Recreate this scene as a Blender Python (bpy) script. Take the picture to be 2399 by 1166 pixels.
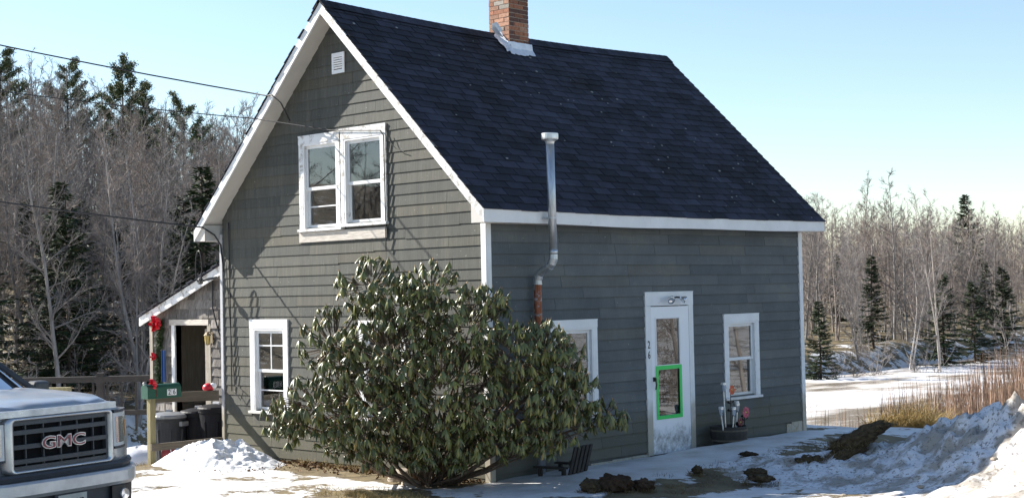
import bpy, math, random
import numpy as np
from mathutils import Vector, Matrix, Euler
R_ = math.radians
rnd = random.Random(7)
for o in list(bpy.data.objects):
    bpy.data.objects.remove(o)
sc = bpy.context.scene
col = sc.collection
# ------------------------------------------------------------------ camera
cam_d = bpy.data.cameras.new('camera')
cam = bpy.data.objects.new('camera', cam_d)
col.objects.link(cam)
CR = np.array([[0.721705, 0.691886, -0.02089], [-0.035666, 0.007031, -0.999339], [-0.691282, 0.721973, 0.029752]])
CAM = np.array([12.7947, -12.8997, 2.2983])
cm = Matrix(((CR[0][0], -CR[1][0], -CR[2][0], CAM[0]), (CR[0][1], -CR[1][1], -CR[2][1], CAM[1]),
             (CR[0][2], -CR[1][2], -CR[2][2], CAM[2]), (0, 0, 0, 1)))
cam.matrix_world = cm
cam_d.sensor_width = 36
cam_d.lens = 52.03
cam_d.clip_end = 2000
sc.camera = cam
# ------------------------------------------------------------------ sky and sun
SUN = Vector((-.80, -.265, .525)).normalized()          # towards the sun
w = bpy.data.worlds.new('World')
sc.world = w
w.use_nodes = True
nt = w.node_tree
bg = nt.nodes['Background']
sky = nt.nodes.new('ShaderNodeTexSky')
sky.sky_type = 'NISHITA'
sky.sun_disc = False
sky.sun_elevation = math.asin(SUN.z)
sky.sun_rotation = math.atan2(SUN.x, SUN.y) % (2 * math.pi)
sky.air_density = 1.0
sky.dust_density = 0.2
sky.ozone_density = 1.6
nt.links.new(sky.outputs[0], bg.inputs[0])
bg.inputs[1].default_value = 0.079
sun_d = bpy.data.lights.new('sun', 'SUN')
sun_d.energy = 5.0
sun_d.angle = R_(0.5)
sun_d.color = (1.0, .95, .87)
sun = bpy.data.objects.new('sun', sun_d)
col.objects.link(sun)
sun.rotation_euler = (-SUN).to_track_quat('-Z', 'Y').to_euler()
sc.view_settings.view_transform = 'Standard'
sc.view_settings.look = 'None'
sc.view_settings.gamma = 1
sc.view_settings.exposure = 1.32


# ------------------------------------------------------------------ helpers
class MB:
    def __init__(s):
        s.v = []
        s.f = []
        s.m = []

    def add(s, verts, faces, mi=0):
        n = len(s.v)
        s.v.extend([tuple(map(float, p)) for p in verts])
        s.f.extend([tuple(i + n for i in f) for f in faces])
        s.m.extend([mi] * len(faces))
        return s

    def box(s, a, b, mi=0, rot=None, origin=None, skew=None):
        x0, y0, z0 = a
        x1, y1, z1 = b
        p = [(x0, y0, z0), (x1, y0, z0), (x1, y1, z0), (x0, y1, z0), (x0, y0, z1), (x1, y0, z1), (x1, y1, z1), (x0, y1, z1)]
        if rot is not None:
            o = Vector(origin if origin is not None else [(a[i] + b[i]) / 2 for i in range(3)])
            q = Euler(rot).to_matrix()
            p = [q @ (Vector(c) - o) + o for c in p]
        return s.add(p, [(0, 3, 2, 1), (4, 5, 6, 7), (0, 1, 5, 4), (1, 2, 6, 5), (2, 3, 7, 6), (3, 0, 4, 7)], mi)

    def tube(s, pts, rad, k=6, mi=0, cap=True):
        pts = [Vector(p) for p in pts]
        n = len(pts)
        if not hasattr(rad, '__len__'):
            rad = [rad] * n
        vs = []
        fs = []
        t = (pts[1] - pts[0]).normalized()
        up = Vector((0, 0, 1)) if abs(t.z) < .9 else Vector((1, 0, 0))
        a = t.cross(up).normalized()
        for i in range(n):
            t = (pts[min(i + 1, n - 1)] - pts[max(i - 1, 0)]).normalized()
            a = (a - t * a.dot(t)).normalized()
            b = t.cross(a)
            for j in range(k):
                th = 2 * math.pi * j / k
                vs.append(pts[i] + (a * math.cos(th) + b * math.sin(th)) * rad[i])
        for i in range(n - 1):
            for j in range(k):
                fs.append((i * k + j, i * k + (j + 1) % k, (i + 1) * k + (j + 1) % k, (i + 1) * k + j))
        if cap:
            fs.append(tuple(range(k - 1, -1, -1)))
            fs.append(tuple(range((n - 1) * k, n * k)))
        return s.add(vs, fs, mi)

    def lathe(s, prof, c=(0, 0, 0), k=24, mi=0, axis='z'):
        vs = []
        fs = []
        for r, z in prof:
            for j in range(k):
                th = 2 * math.pi * j / k
                x, y = r * math.cos(th), r * math.sin(th)
                q = (x, y, z) if axis == 'z' else ((z, x, y) if axis == 'x' else (x, z, y))
                vs.append((q[0] + c[0], q[1] + c[1], q[2] + c[2]))
        for i in range(len(prof) - 1):
            for j in range(k):
                fs.append((i * k + j, i * k + (j + 1) % k, (i + 1) * k + (j + 1) % k, (i + 1) * k + j))
        fs.append(tuple(range(k)))
        fs.append(tuple(range((len(prof) - 1) * k, len(prof) * k)))
        return s.add(vs, fs, mi)

    def prism(s, poly, axis, a, b, mi=0):
        """poly in the plane normal to axis, extruded a..b"""
        n = len(poly)

        def q(p, t):
            return {'x': (t, p[0], p[1]), 'y': (p[0], t, p[1]), 'z': (p[0], p[1], t)}[axis]
        vs = [q(p, a) for p in poly] + [q(p, b) for p in poly]
        fs = [(i, (i + 1) % n, (i + 1) % n + n, i + n) for i in range(n)]
        fs += [tuple(range(n - 1, -1, -1)), tuple(range(n, 2 * n))]
        return s.add(vs, fs, mi)

    def mesh(s, name, mats, smooth=False):
        me = bpy.data.meshes.new(name)
        me.from_pydata(s.v, [], s.f)
        for m in (mats if isinstance(mats, (list, tuple)) else [mats]):
            me.materials.append(m)
        if any(s.m):
            me.polygons.foreach_set('material_index', s.m)
        if smooth:
            me.polygons.foreach_set('use_smooth', [True] * len(me.polygons))
        me.update()
        return me

    def build(s, name, mats, parent=None, smooth=False, bevel=0, fixn=False, kind=None):
        me = s.mesh(name, mats, smooth)
        if fixn:
            import bmesh
            bm = bmesh.new()
            bm.from_mesh(me)
            bmesh.ops.recalc_face_normals(bm, faces=bm.faces)
            bm.to_mesh(me)
            bm.free()
        o = link(name, me, parent)
        if bevel:
            md = o.modifiers.new('bevel', 'BEVEL')
            md.width = bevel
            md.segments = 2
            md.limit_method = 'ANGLE'
        if kind:
            o['kind'] = kind
        return o


def link(name, me, parent=None):
    o = bpy.data.objects.new(name, me)
    col.objects.link(o)
    if parent is not None:
        o.parent = parent
    return o


def tag(o, label=None, cat=None, group=None, kind=None):
    if label:
        o['label'] = label
    if cat:
        o['category'] = cat
    if group:
        o['group'] = group
    if kind:
        o['kind'] = kind
    return o


def thing(name, label, cat, loc=(0, 0, 0), rz=0, group=None):
    o = link(name, None)
    o.location = loc
    o.rotation_euler = (0, 0, rz)
    o.empty_display_size = .1
    return tag(o, label, cat, group)


def text_mesh(txt, size, extrude, offset=0.0, shear=0, name='letters'):
    cu = bpy.data.curves.new('txt', 'FONT')
    cu.body = txt
    cu.size = size
    cu.extrude = extrude
    cu.offset = offset
    cu.shear = shear
    cu.align_x = 'CENTER'
    cu.align_y = 'CENTER'
    cu.resolution_u = 3
    o = bpy.data.objects.new('txt', cu)
    col.objects.link(o)
    dg = bpy.context.evaluated_depsgraph_get()
    me = bpy.data.meshes.new_from_object(o.evaluated_get(dg))
    me.name = name
    bpy.data.objects.remove(o)
    return me


# ------------------------------------------------------------------ materials
def newmat(name):
    m = bpy.data.materials.new(name)
    m.use_nodes = True
    t = m.node_tree
    return m, t, t.nodes['Principled BSDF'], t.nodes.new, t.links.new


def noise(t, scale, vec=None, detail=4, rough=.6, stretch=None):
    n = t.nodes.new('ShaderNodeTexNoise')
    n.inputs['Scale'].default_value = scale
    n.inputs['Detail'].default_value = detail
    n.inputs['Roughness'].default_value = rough
    if vec is None:
        g = t.nodes.new('ShaderNodeNewGeometry')
        vec = g.outputs['Position']
    if stretch:
        mp = t.nodes.new('ShaderNodeMapping')
        mp.inputs['Scale'].default_value = stretch
        t.links.new(vec, mp.inputs['Vector'])
        vec = mp.outputs[0]
    t.links.new(vec, n.inputs['Vector'])
    return n.outputs['Fac']


def ramp(t, fac, stops):
    r = t.nodes.new('ShaderNodeValToRGB')
    e = r.color_ramp.elements
    while len(e) < len(stops):
        e.new(.5)
    for i, (p, c) in enumerate(stops):
        e[i].position = p
        e[i].color = c if len(c) == 4 else (*c, 1)
    t.links.new(fac, r.inputs[0])
    return r.outputs[0]


def mix(t, fac, a, b, mode='MIX'):
    m = t.nodes.new('ShaderNodeMix')
    m.data_type = 'RGBA'
    m.blend_type = mode
    for sk, v in ((m.inputs[0], fac), (m.inputs[6], a), (m.inputs[7], b)):
        if isinstance(v, (int, float)):
            sk.default_value = v
        elif isinstance(v, tuple):
            sk.default_value = (*v, 1) if len(v) == 3 else v
        else:
            t.links.new(v, sk)
    return m.outputs[2]


def math_(t, op, a, b=0.0):
    m = t.nodes.new('ShaderNodeMath')
    m.operation = op
    for sk, v in ((m.inputs[0], a), (m.inputs[1], b)):
        if isinstance(v, (int, float)):
            sk.default_value = v
        else:
            t.links.new(v, sk)
    return m.outputs[0]


def rand_piece(t):
    oi = t.nodes.new('ShaderNodeObjectInfo')
    g = t.nodes.new('ShaderNodeNewGeometry')
    return math_(t, 'FRACT', math_(t, 'ADD', oi.outputs['Random'], g.outputs['Random Per Island']))


def bump(t, b, h, strength=.3, dist=.01):
    n = t.nodes.new('ShaderNodeBump')
    n.inputs['Strength'].default_value = strength
    n.inputs['Distance'].default_value = dist
    t.links.new(h, n.inputs['Height'])
    t.links.new(n.outputs[0], b.inputs['Normal'])


def sc3(c, k):
    return tuple(min(1, v * k) for v in c)


def basic(name, c, rough=.6, var=.25, scale=6, metal=0, bmp=.2, bscale=80, stretch=None, piece=0.0, spec=.5, dirt=None, dirt_t=(.55, .7), dscale=3):
    m, t, b, N, L = newmat(name)
    f = noise(t, scale, stretch=stretch)
    cc = ramp(t, f, [(.25, sc3(c, 1 - var)), (.75, sc3(c, 1 + var))])
    if dirt:
        cc = mix(t, ramp(t, noise(t, dscale, detail=8, rough=.7), [(dirt_t[0], (0, 0, 0)), (dirt_t[1], (1, 1, 1))]), cc, dirt)
    if piece:
        r = rand_piece(t)
        cc = mix(t, 1.0, cc, ramp(t, r, [(0, (1 - piece,) * 3), (1, (1 + 0 * piece,) * 3)]), 'MULTIPLY')
    L(cc, b.inputs['Base Color'])
    b.inputs['Roughness'].default_value = rough
    b.inputs['Metallic'].default_value = metal
    b.inputs['Specular IOR Level'].default_value = spec
    if bmp:
        bump(t, b, noise(t, bscale, stretch=stretch), bmp)
    return m


def siding_mat(name, c, vert, streak=.8):
    """painted striated shakes: fine vertical grooves, weathering, odd darker shakes"""
    m, t, b, N, L = newmat(name)
    st = (26, 1.2, 1.0) if vert == 'x' else (1.2, 26, 1.0)
    st2 = (5, .3, .35) if vert == 'x' else (.3, .8, 1.2)
    g1 = noise(t, 3.2, stretch=st, detail=3)
    g2 = noise(t, 1.6, stretch=st2, detail=6, rough=.7)
    cc = ramp(t, g2, [(.3, sc3(c, .78)), (.55, c), (.78, (c[0] * 1.3, c[1] * 1.22, c[2] * 1.05))])
    cc = mix(t, streak, cc, ramp(t, g1, [(.32, (.55,) * 3), (.66, (1.0,) * 3)]), 'MULTIPLY')
    r = rand_piece(t)
    cc = mix(t, 1.0, cc, ramp(t, r, [(0, (.74, .77, .80)), (.85, (1, 1, 1)), (1, (1.0, .95, .86))]), 'MULTIPLY')
    # bare flecks and chips of paint
    fl = ramp(t, noise(t, 38, detail=2), [(.735, (0, 0, 0)), (.77, (1, 1, 1))])
    cc = mix(t, fl, cc, (.42, .41, .37))
    # rising damp and moss close to the ground
    g = t.nodes.new('ShaderNodeNewGeometry')
    sx = t.nodes.new('ShaderNodeSeparateXYZ')
    L(g.outputs['Position'], sx.inputs[0])
    zz = math_(t, 'ADD', sx.outputs[2], math_(t, 'MULTIPLY', noise(t, 2.2, detail=6), -.9))
    cc = mix(t, ramp(t, zz, [(0.0, (.55,) * 3), (.28, (0, 0, 0))]), cc, (.11, .10, .06))
    L(cc, b.inputs['Base Color'])
    b.inputs['Roughness'].default_value = .75
    b.inputs['Specular IOR Level'].default_value = .25
    bump(t, b, g1, .5, .006)
    return m


def trim_mat(name, c=(.80, .80, .80), peel=(.62, .70), rough=.55):
    m, t, b, N, L = newmat(name)
    cc = ramp(t, noise(t, 3, detail=6), [(.3, sc3(c, .86)), (.7, c)])
    pf = ramp(t, noise(t, 9, detail=8, rough=.72), [(peel[0], (0, 0, 0)), (peel[1], (1, 1, 1))])
    cc = mix(t, pf, cc, ramp(t, noise(t, 30), [(.3, (.30, .27, .23)), (.7, (.50, .47, .42))]))
    # splash dirt close to the ground
    g = t.nodes.new('ShaderNodeNewGeometry')
    sx = t.nodes.new('ShaderNodeSeparateXYZ')
    L(g.outputs['Position'], sx.inputs[0])
    zz = math_(t, 'ADD', sx.outputs[2], math_(t, 'MULTIPLY', noise(t, 3, detail=6), -.9))
    cc = mix(t, ramp(t, zz, [(0.0, (.75,) * 3), (.35, (0, 0, 0))]), cc, (.27, .22, .13))
    L(cc, b.inputs['Base Color'])
    b.inputs['Roughness'].default_value = rough
    bump(t, b, pf, .4, -.004)
    return m


def glass_mat(name, tint=(.85, .88, .87), base=.05):
    m, t, b, N, L = newmat(name)
    out = t.nodes['Material Output']
    t.nodes.remove(b)
    tr = N('ShaderNodeBsdfTransparent')
    tr.inputs[0].default_value = (*tint, 1)
    gl = N('ShaderNodeBsdfGlossy')
    gl.inputs['Roughness'].default_value = .015
    fr = N('ShaderNodeFresnel')
    fr.inputs[0].default_value = 1.6
    bp = N('ShaderNodeBump')
    bp.inputs['Strength'].default_value = .012
    bp.inputs['Distance'].default_value = .02
    L(noise(t, 2.5, detail=1), bp.inputs['Height'])
    L(bp.outputs[0], gl.inputs['Normal'])
    mx = N('ShaderNodeMixShader')
    k = math_(t, 'ADD', math_(t, 'MULTIPLY', fr.outputs[0], 1.7), base)
    L(k, mx.inputs[0])
    L(tr.outputs[0], mx.inputs[1])
    L(gl.outputs[0], mx.inputs[2])
    L(mx.outputs[0], out.inputs[0])
    return m


def snow_mat(name, dirty=.0, dscale=5, c=(.86, .87, .89)):
    m, t, b, N, L = newmat(name)
    cc = ramp(t, noise(t, 1.5, detail=6), [(.3, sc3(c, .90)), (.7, c)])
    if dirty:
        d1 = ramp(t, noise(t, dscale, detail=7, rough=.62), [(.60 - dirty * .09, (0, 0, 0)), (.70 - dirty * .09, (1, 1, 1))])
        cc = mix(t, math_(t, 'MULTIPLY', d1, min(.85, .45 + .3 * dirty)), cc, (.24, .20, .15))
        d2 = ramp(t, noise(t, dscale * 9, detail=3), [(.64 - dirty * .05, (0, 0, 0)), (.69 - dirty * .05, (1, 1, 1))])
        cc = mix(t, math_(t, 'MULTIPLY', d2, .8), cc, (.09, .075, .055))
        cc = mix(t, math_(t, 'MULTIPLY', noise(t, .9, detail=4), .35), cc, (.55, .50, .43))
    L(cc, b.inputs['Base Color'])
    b.inputs['Roughness'].default_value = .55
    b.inputs['Specular IOR Level'].default_value = .35
    hb = math_(t, 'ADD', noise(t, 9, detail=8, rough=.65), math_(t, 'MULTIPLY', noise(t, 60, detail=4), .35))
    bump(t, b, hb, .5, .035)
    return m


M = {}
M['gable'] = siding_mat('gable_siding_paint', (.118, .117, .101), 'x')
M['eave'] = siding_mat('shade_tinted_siding_paint', (.138, .148, .150), 'y', .25)  # same paint as the gable, with the bluish cast of shade put into its colour
M['trim'] = trim_mat('white_trim_paint')
M['trim_peel'] = trim_mat('peeling_white_paint', peel=(.50, .60))
M['soffit'] = basic('soffit_board', (.56, .53, .49), .7, .08, 3, bmp=.1)
M['fascia'] = trim_mat('fascia_paint', (.78, .77, .76), peel=(.655, .72))
M['bare_wood'] = basic('bare_weathered_board', (.52, .47, .41), .8, .3, 5, stretch=(1.5, 1.5, 14), bmp=.4)
M['core'] = basic('wall_core', (.10, .10, .09), .9)
M['room'] = basic('room_plaster', (.16, .13, .10), .9)
M['asphalt'] = basic('asphalt_shingle', (.040, .044, .066), .85, .45, 2.2, bmp=.6, bscale=220, piece=.6, spec=.3, dirt=(.020, .020, .025), dirt_t=(.5, .66), dscale=.7)
M['lichen'] = basic('lichen', (.26, .27, .26), .9, .3, 30)
M['glass'] = glass_mat('window_glass')
M['glass_dull'] = glass_mat('storm_glass', (.75, .75, .73), .05)
M['curtain'] = basic('curtain_cloth', (.55, .52, .46), .9, .12, 4, stretch=(14, 14, 1), bmp=.1)
M['shade'] = basic('window_shade_cloth', (.80, .75, .66), .9, .1, 4)
M['blind'] = basic('window_blind_grey', (.15, .15, .145), .9, .1, 4)
M['lace'] = basic('brown_curtain', (.34, .25, .17), .9, .45, 5, stretch=(2, 9, 2), bmp=.1)
M['galv'] = basic('galvanised_steel', (.50, .52, .54), .42, .22, 10, metal=.8, stretch=(6, 6, .8), bmp=.05)
M['alu'] = basic('dull_aluminium', (.72, .72, .71), .4, .15, 12, metal=.7, bmp=.05)
M['rust'] = basic('rusty_steel', (.30, .10, .045), .8, .5, 9, stretch=(6, 6, .6), metal=.2, dirt=(.35, .36, .37), dirt_t=(.5, .6), dscale=12)
M['flash'] = basic('painted_flashing', (.70, .71, .74), .45, .12, 12, metal=.3, bmp=.2)
M['brick'] = basic('chimney_brick', (.38, .155, .085), .85, .35, 25, bmp=.5, bscale=90, piece=.55)
M['brick2'] = basic('chimney_brick_pale', (.44, .23, .145), .85, .3, 25, bmp=.5, bscale=90, piece=.4)
M['brick3'] = basic('chimney_brick_dark', (.15, .07, .055), .85, .3, 25, bmp=.5, bscale=90, piece=.3)
M['brick4'] = basic('chimney_brick_grey', (.36, .32, .27), .85, .3, 25, bmp=.5, bscale=90, piece=.3)
M['mortar'] = basic('mortar', (.46, .40, .34), .9, .2, 30)
M['door'] = trim_mat('storm_door_white', (.80, .81, .83), peel=(.80, .9), rough=.35)
M['tape'] = basic('green_tape', (.03, .62, .11), .5, .06, 5, bmp=0)
M['black'] = basic('black_plastic', (.015, .015, .016), .45, .2, 20, bmp=0)
M['ink'] = basic('black_paint', (.012, .012, .014), .5, .1, 20, bmp=0)
M['lens'] = basic('floodlight_reflector', (.75, .76, .78), .12, .1, 20, metal=.8, bmp=0)
M['cedar'] = basic('weathered_cedar_shingle', (.27, .245, .225), .9, .5, 5, stretch=(9, 9, 1.1), bmp=.6, bscale=30, piece=.6, spec=.2, dirt=(.13, .115, .10), dirt_t=(.52, .75), dscale=7)
M['cedar_wood'] = basic('grey_timber', (.30, .265, .215), .85, .3, 6, stretch=(6, 6, .7), bmp=.3)
M['rail'] = basic('dark_stained_rail', (.115, .095, .07), .85, .35, 6, stretch=(8, .6, 8), bmp=.4)
M['post'] = basic('pressure_treated_post', (.24, .205, .105), .8, .3, 6, stretch=(9, 9, .6), bmp=.3)
M['mail'] = basic('green_mailbox_plastic', (.007, .075, .048), .42, .2, 5, bmp=.05)
M['white'] = basic('white_plastic', (.78, .78, .78), .5, .08, 8, bmp=0)
M['can'] = basic('grey_trash_can', (.038, .04, .046), .6, .25, 5, bmp=.1, spec=.3)
M['can2'] = basic('black_trash_can', (.007, .007, .010), .6, .25, 5, bmp=.1, spec=.2)
M['canlid'] = basic('grey_lid', (.20, .205, .215), .4, .2, 8, bmp=.1)
M['red'] = basic('red_ribbon', (.60, .012, .03), .4, .15, 9, bmp=.1)
M['darkred'] = basic('dark_red_plastic', (.16, .02, .025), .55, .3, 9)
M['green_garland'] = basic('garland_needles', (.055, .095, .03), .7, .4, 20, piece=.5)
M['amber'] = basic('amber_glass', (.62, .46, .14), .25, .2, 20, bmp=0)
M['brass'] = basic('old_brass', (.30, .25, .17), .4, .3, 20, metal=.7, bmp=0)
M['bluep'] = basic('blue_plastic', (.02, .07, .22), .45, .15, 9, bmp=0)
M['cable'] = basic('black_cable', (.014, .014, .016), .55, .2, 20, bmp=0)
M['cable_grey'] = basic('grey_cable', (.09, .09, .09), .6, .2, 20, bmp=0)
M['bag'] = basic('white_sack', (.80, .80, .84), .45, .08, 3, bmp=.6, bscale=9)
M['plank'] = basic('wet_old_plank', (.26, .225, .17), .75, .35, 5, stretch=(6, .8, 6), bmp=.4)
M['oldchair'] = basic('old_dark_wood', (.035, .03, .026), .8, .4, 8, bmp=.3)
M['stone'] = basic('field_stone', (.33, .28, .22), .85, .3, 7, bmp=.6, bscale=25)
M['soil'] = basic('dark_soil', (.055, .036, .024), .95, .6, 18, bmp=1, bscale=45, spec=.1)
M['sod'] = basic('dry_turf', (.075, .055, .032), .95, .7, 22, bmp=1, bscale=60, spec=.1)
M['straw'] = basic('straw_grass', (.46, .34, .14), .8, .3, 3, bmp=0, piece=.5, spec=.2)
M['lawn'] = basic('winter_lawn_blades', (.21, .155, .08), .8, .4, 3, bmp=0, piece=.6, spec=.2)
M['reed'] = basic('red_brown_reeds', (.34, .225, .16), .8, .3, 1.0, bmp=0, piece=.5, spec=.2)
M['litter'] = basic('dead_leaf_litter', (.20, .115, .055), .85, .4, 8, bmp=0, piece=.6, spec=.2)
M['snow'] = snow_mat('clean_snow', .25)
M['snow_dirty'] = snow_mat('dirty_snow', 1.5, 2.6, (.78, .78, .80))
M['snow_pile'] = snow_mat('ploughed_snow', .12, 8)


def leafmat(name, c, rough, tr=.15, var=.4):
    m, t, b, N, L = newmat(name)
    r = rand_piece(t)
    cc = ramp(t, r, [(0, sc3(c, 1 - var)), (.6, c), (.96, (c[0] * 1.9, c[1] * 1.6, c[2] * 1.2)), (.99, (c[0] * 2.6, c[1] * 1.5, c[2] * 1.3))])
    L(cc, b.inputs['Base Color'])
    b.inputs['Roughness'].default_value = rough
    return m


M['rhodo'] = leafmat('rhododendron_leaf', (.096, .112, .032), .38, var=.55)
M['bud'] = basic('tan_bud', (.34, .22, .10), .7, .2, 9, bmp=0)
M['stem'] = basic('brown_stem', (.12, .085, .06), .9, .4, 9, stretch=(5, 5, 1), bmp=.6)


def barkmat(name, c, var=.35):
    m, t, b, N, L = newmat(name)
    oi = N('ShaderNodeObjectInfo')
    cc = ramp(t, noise(t, 5, stretch=(1, 1, .3)), [(.3, sc3(c, 1 - var)), (.7, sc3(c, 1 + var))])
    cc = mix(t, 1.0, cc, ramp(t, oi.outputs['Random'], [(0, (.72, .70, .68)), (1, (1, 1, 1))]), 'MULTIPLY')
    L(cc, b.inputs['Base Color'])
    b.inputs['Roughness'].default_value = .9
    b.inputs['Specular IOR Level'].default_value = .2
    return m


M['bark'] = barkmat('grey_bark', (.28, .26, .245))
M['twig'] = barkmat('brown_twigs', (.275, .25, .235))
M['twig_red'] = barkmat('rusty_twigs', (.29, .245, .215))
M['birch'] = barkmat('white_birch_bark', (.62, .56, .50), .25)
M['needle'] = leafmat('spruce_needles', (.030, .052, .020), .7)
M['needle_pine'] = leafmat('pine_needles', (.095, .125, .058), .7)
M['darkbark'] = barkmat('dark_bark', (.10, .08, .065))


# ------------------------------------------------------------------ terrain
def smooth(a, b, x):
    t = np.clip((x - a) / (b - a), 0, 1)
    return t * t * (3 - 2 * t)


_P = np.random.RandomState(3).rand(256, 256)


def vnoise(x, y):
    x = np.asarray(x, float)
    y = np.asarray(y, float)
    xi = np.floor(x).astype(int)
    yi = np.floor(y).astype(int)
    fx = x - xi
    fy = y - yi
    fx = fx * fx * (3 - 2 * fx)
    fy = fy * fy * (3 - 2 * fy)
    g = lambda i, j: _P[i & 255, j & 255]
    return (g(xi, yi) * (1 - fx) + g(xi + 1, yi) * fx) * (1 - fy) + (g(xi, yi + 1) * (1 - fx) + g(xi + 1, yi + 1) * fx) * fy


def fbm(x, y, o=4):
    r = 0
    a = .5
    for i in range(o):
        r = r + a * (vnoise(x * 2 ** i + 17.3 * i, y * 2 ** i + 5.1 * i) - .5)
        a *= .5
    return r


SHORE_Y = [-400, 0, 10, 17.5, 20.5, 28.5, 36.8, 43, 54, 80, 400]
SHORE_X = [-12, -12, -11, -5.5, -6.2, -8.6, -12.3, -14, -16.3, -19, -19]
FAR_Y = [-400, 20, 39, 46, 55, 64, 80, 400]
FAR_X = [-21, -20.6, -20.6, -20.6, -21.9, -22.9, -24, -24]


def ground(x, y):
    x = np.asarray(x, float)
    y = np.asarray(y, float)
    u = (x - y) * .7071
    z = .28 * smooth(1.5, 5.2, u) + .42 * smooth(6, 18, u)
    near = x - np.interp(y, SHORE_Y, SHORE_X)          # + on the house side
    far = np.interp(y, FAR_Y, FAR_X) - x               # + in the woods
    dip = 1.0 - smooth(-1.0, 7.0, near)
    dip = np.where(y > 8.5, np.maximum(dip, (1 - smooth(0, 12, near))), dip)
    z = z * (1 - dip) - 2.0 * dip
    # low reed flat to the right behind the house
    flat = smooth(8.5, 15, y) * smooth(-1, 2, near)
    z = z * (1 - flat) + flat * (-1.25 + .15 * fbm(x * .2, y * .2))
    bank = smooth(-.6, 2.2, far)
    z = np.where(far > -.6, -2.0 + bank * 1.5 + .55 * smooth(2, 14, far) + 9.0 * smooth(5, 62, far) * (1 - smooth(24, 60, y)) + 3.0 * smooth(10, 80, far)
                 + .5 * fbm(x * .3, y * .3) * bank, z)
    z = z + .05 * fbm(x * .8, y * .8) * (1 - dip) + .025 * fbm(x * 3.1, y * 3.1)
    # snow apron in front of the eave wall
    ap = smooth(-.1, .5, y) * (1 - smooth(1.5, 2.3, x)) * smooth(-.3, .6, x) * (1 - smooth(6.4, 7.4, y))
    z = z + ap * (.05 + .05 * fbm(x * 1.3, y * 1.3) + .09 * smooth(1.2, 5.0, y))
    return z


def gz(x, y):
    return float(ground(x, y))


def axis(lo, hi, fine_lo, fine_hi, step, n_out):
    a = np.arange(fine_lo, fine_hi + 1e-6, step)
    t = np.linspace(0, 1, n_out + 1)[1:]
    up = fine_hi + (hi - fine_hi) * t ** 2.6
    dn = fine_lo + (lo - fine_lo) * t ** 2.6
    return np.concatenate([dn[::-1], a, up])


def grid_mesh(name, xs, ys, zf, mats, smooth_=True):
    X, Y = np.meshgrid(xs, ys)
    Z = zf(X, Y)
    n, m = X.shape
    v = np.stack([X, Y, Z], -1).reshape(-1, 3)
    idx = np.arange(n * m).reshape(n, m)
    f = np.stack([idx[:-1, :-1], idx[:-1, 1:], idx[1:, 1:], idx[1:, :-1]], -1).reshape(-1, 4)
    me = bpy.data.meshes.new(name)
    me.vertices.add(len(v))
    me.vertices.foreach_set('co', v.ravel())
    me.loops.add(f.size)
    me.loops.foreach_set('vertex_index', f.ravel())
    me.polygons.add(len(f))
    me.polygons.foreach_set('loop_start', np.arange(0, f.size, 4))
    me.polygons.foreach_set('use_smooth', np.ones(len(f), bool))
    me.update()
    me.validate()
    me.materials.append(mats)
    return me, X, Y


def ground_mat():
    m, t, b, N, L = newmat('ground_snow_and_soil')
    at = N('ShaderNodeAttribute')
    at.attribute_name = 'snow'
    at2 = N('ShaderNodeAttribute')
    at2.attribute_name = 'gravel'
    n1 = noise(t, 1.1, detail=9, rough=.68)
    n2 = noise(t, 7, detail=6, rough=.7)
    s = math_(t, 'ADD', at.outputs['Fac'], math_(t, 'MULTIPLY', math_(t, 'SUBTRACT', math_(t, 'ADD', math_(t, 'MULTIPLY', n1, .75), math_(t, 'MULTIPLY', n2, .25)), .5), 2.4))
    sm = ramp(t, s, [(.485, (0, 0, 0)), (.535, (1, 1, 1))])
    dirt = ramp(t, noise(t, 2.5, detail=8), [(.3, (.075, .055, .035)), (.5, (.15, .115, .06)), (.7, (.21, .165, .085))])
    grav = ramp(t, noise(t, 42, detail=4), [(.3, (.05, .047, .045)), (.55, (.11, .10, .092)), (.75, (.21, .19, .17))])
    gr = mix(t, at2.outputs['Fac'], dirt, grav)
    sn = ramp(t, noise(t, 2, detail=8), [(.3, (.50, .47, .43)), (.5, (.66, .65, .64)), (.68, (.78, .78, .79))])
    sp = ramp(t, noise(t, 30, detail=3), [(.66, (0, 0, 0)), (.72, (1, 1, 1))])
    sn = mix(t, math_(t, 'MULTIPLY', sp, .45), sn, (.16, .13, .09))
    L(mix(t, sm, gr, sn), b.inputs['Base Color'])
    rg = ramp(t, sm, [(0, (.75,) * 3), (1, (.5,) * 3)])
    L(rg, b.inputs['Roughness'])
    b.inputs['Specular IOR Level'].default_value = .35
    h = math_(t, 'ADD', math_(t, 'MULTIPLY', sm, .6), math_(t, 'ADD', math_(t, 'MULTIPLY', noise(t, 14, detail=8, rough=.7), .6), math_(t, 'MULTIPLY', noise(t, 70), .25)))
    bump(t, b, h, .7, .03)
    return m


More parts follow.
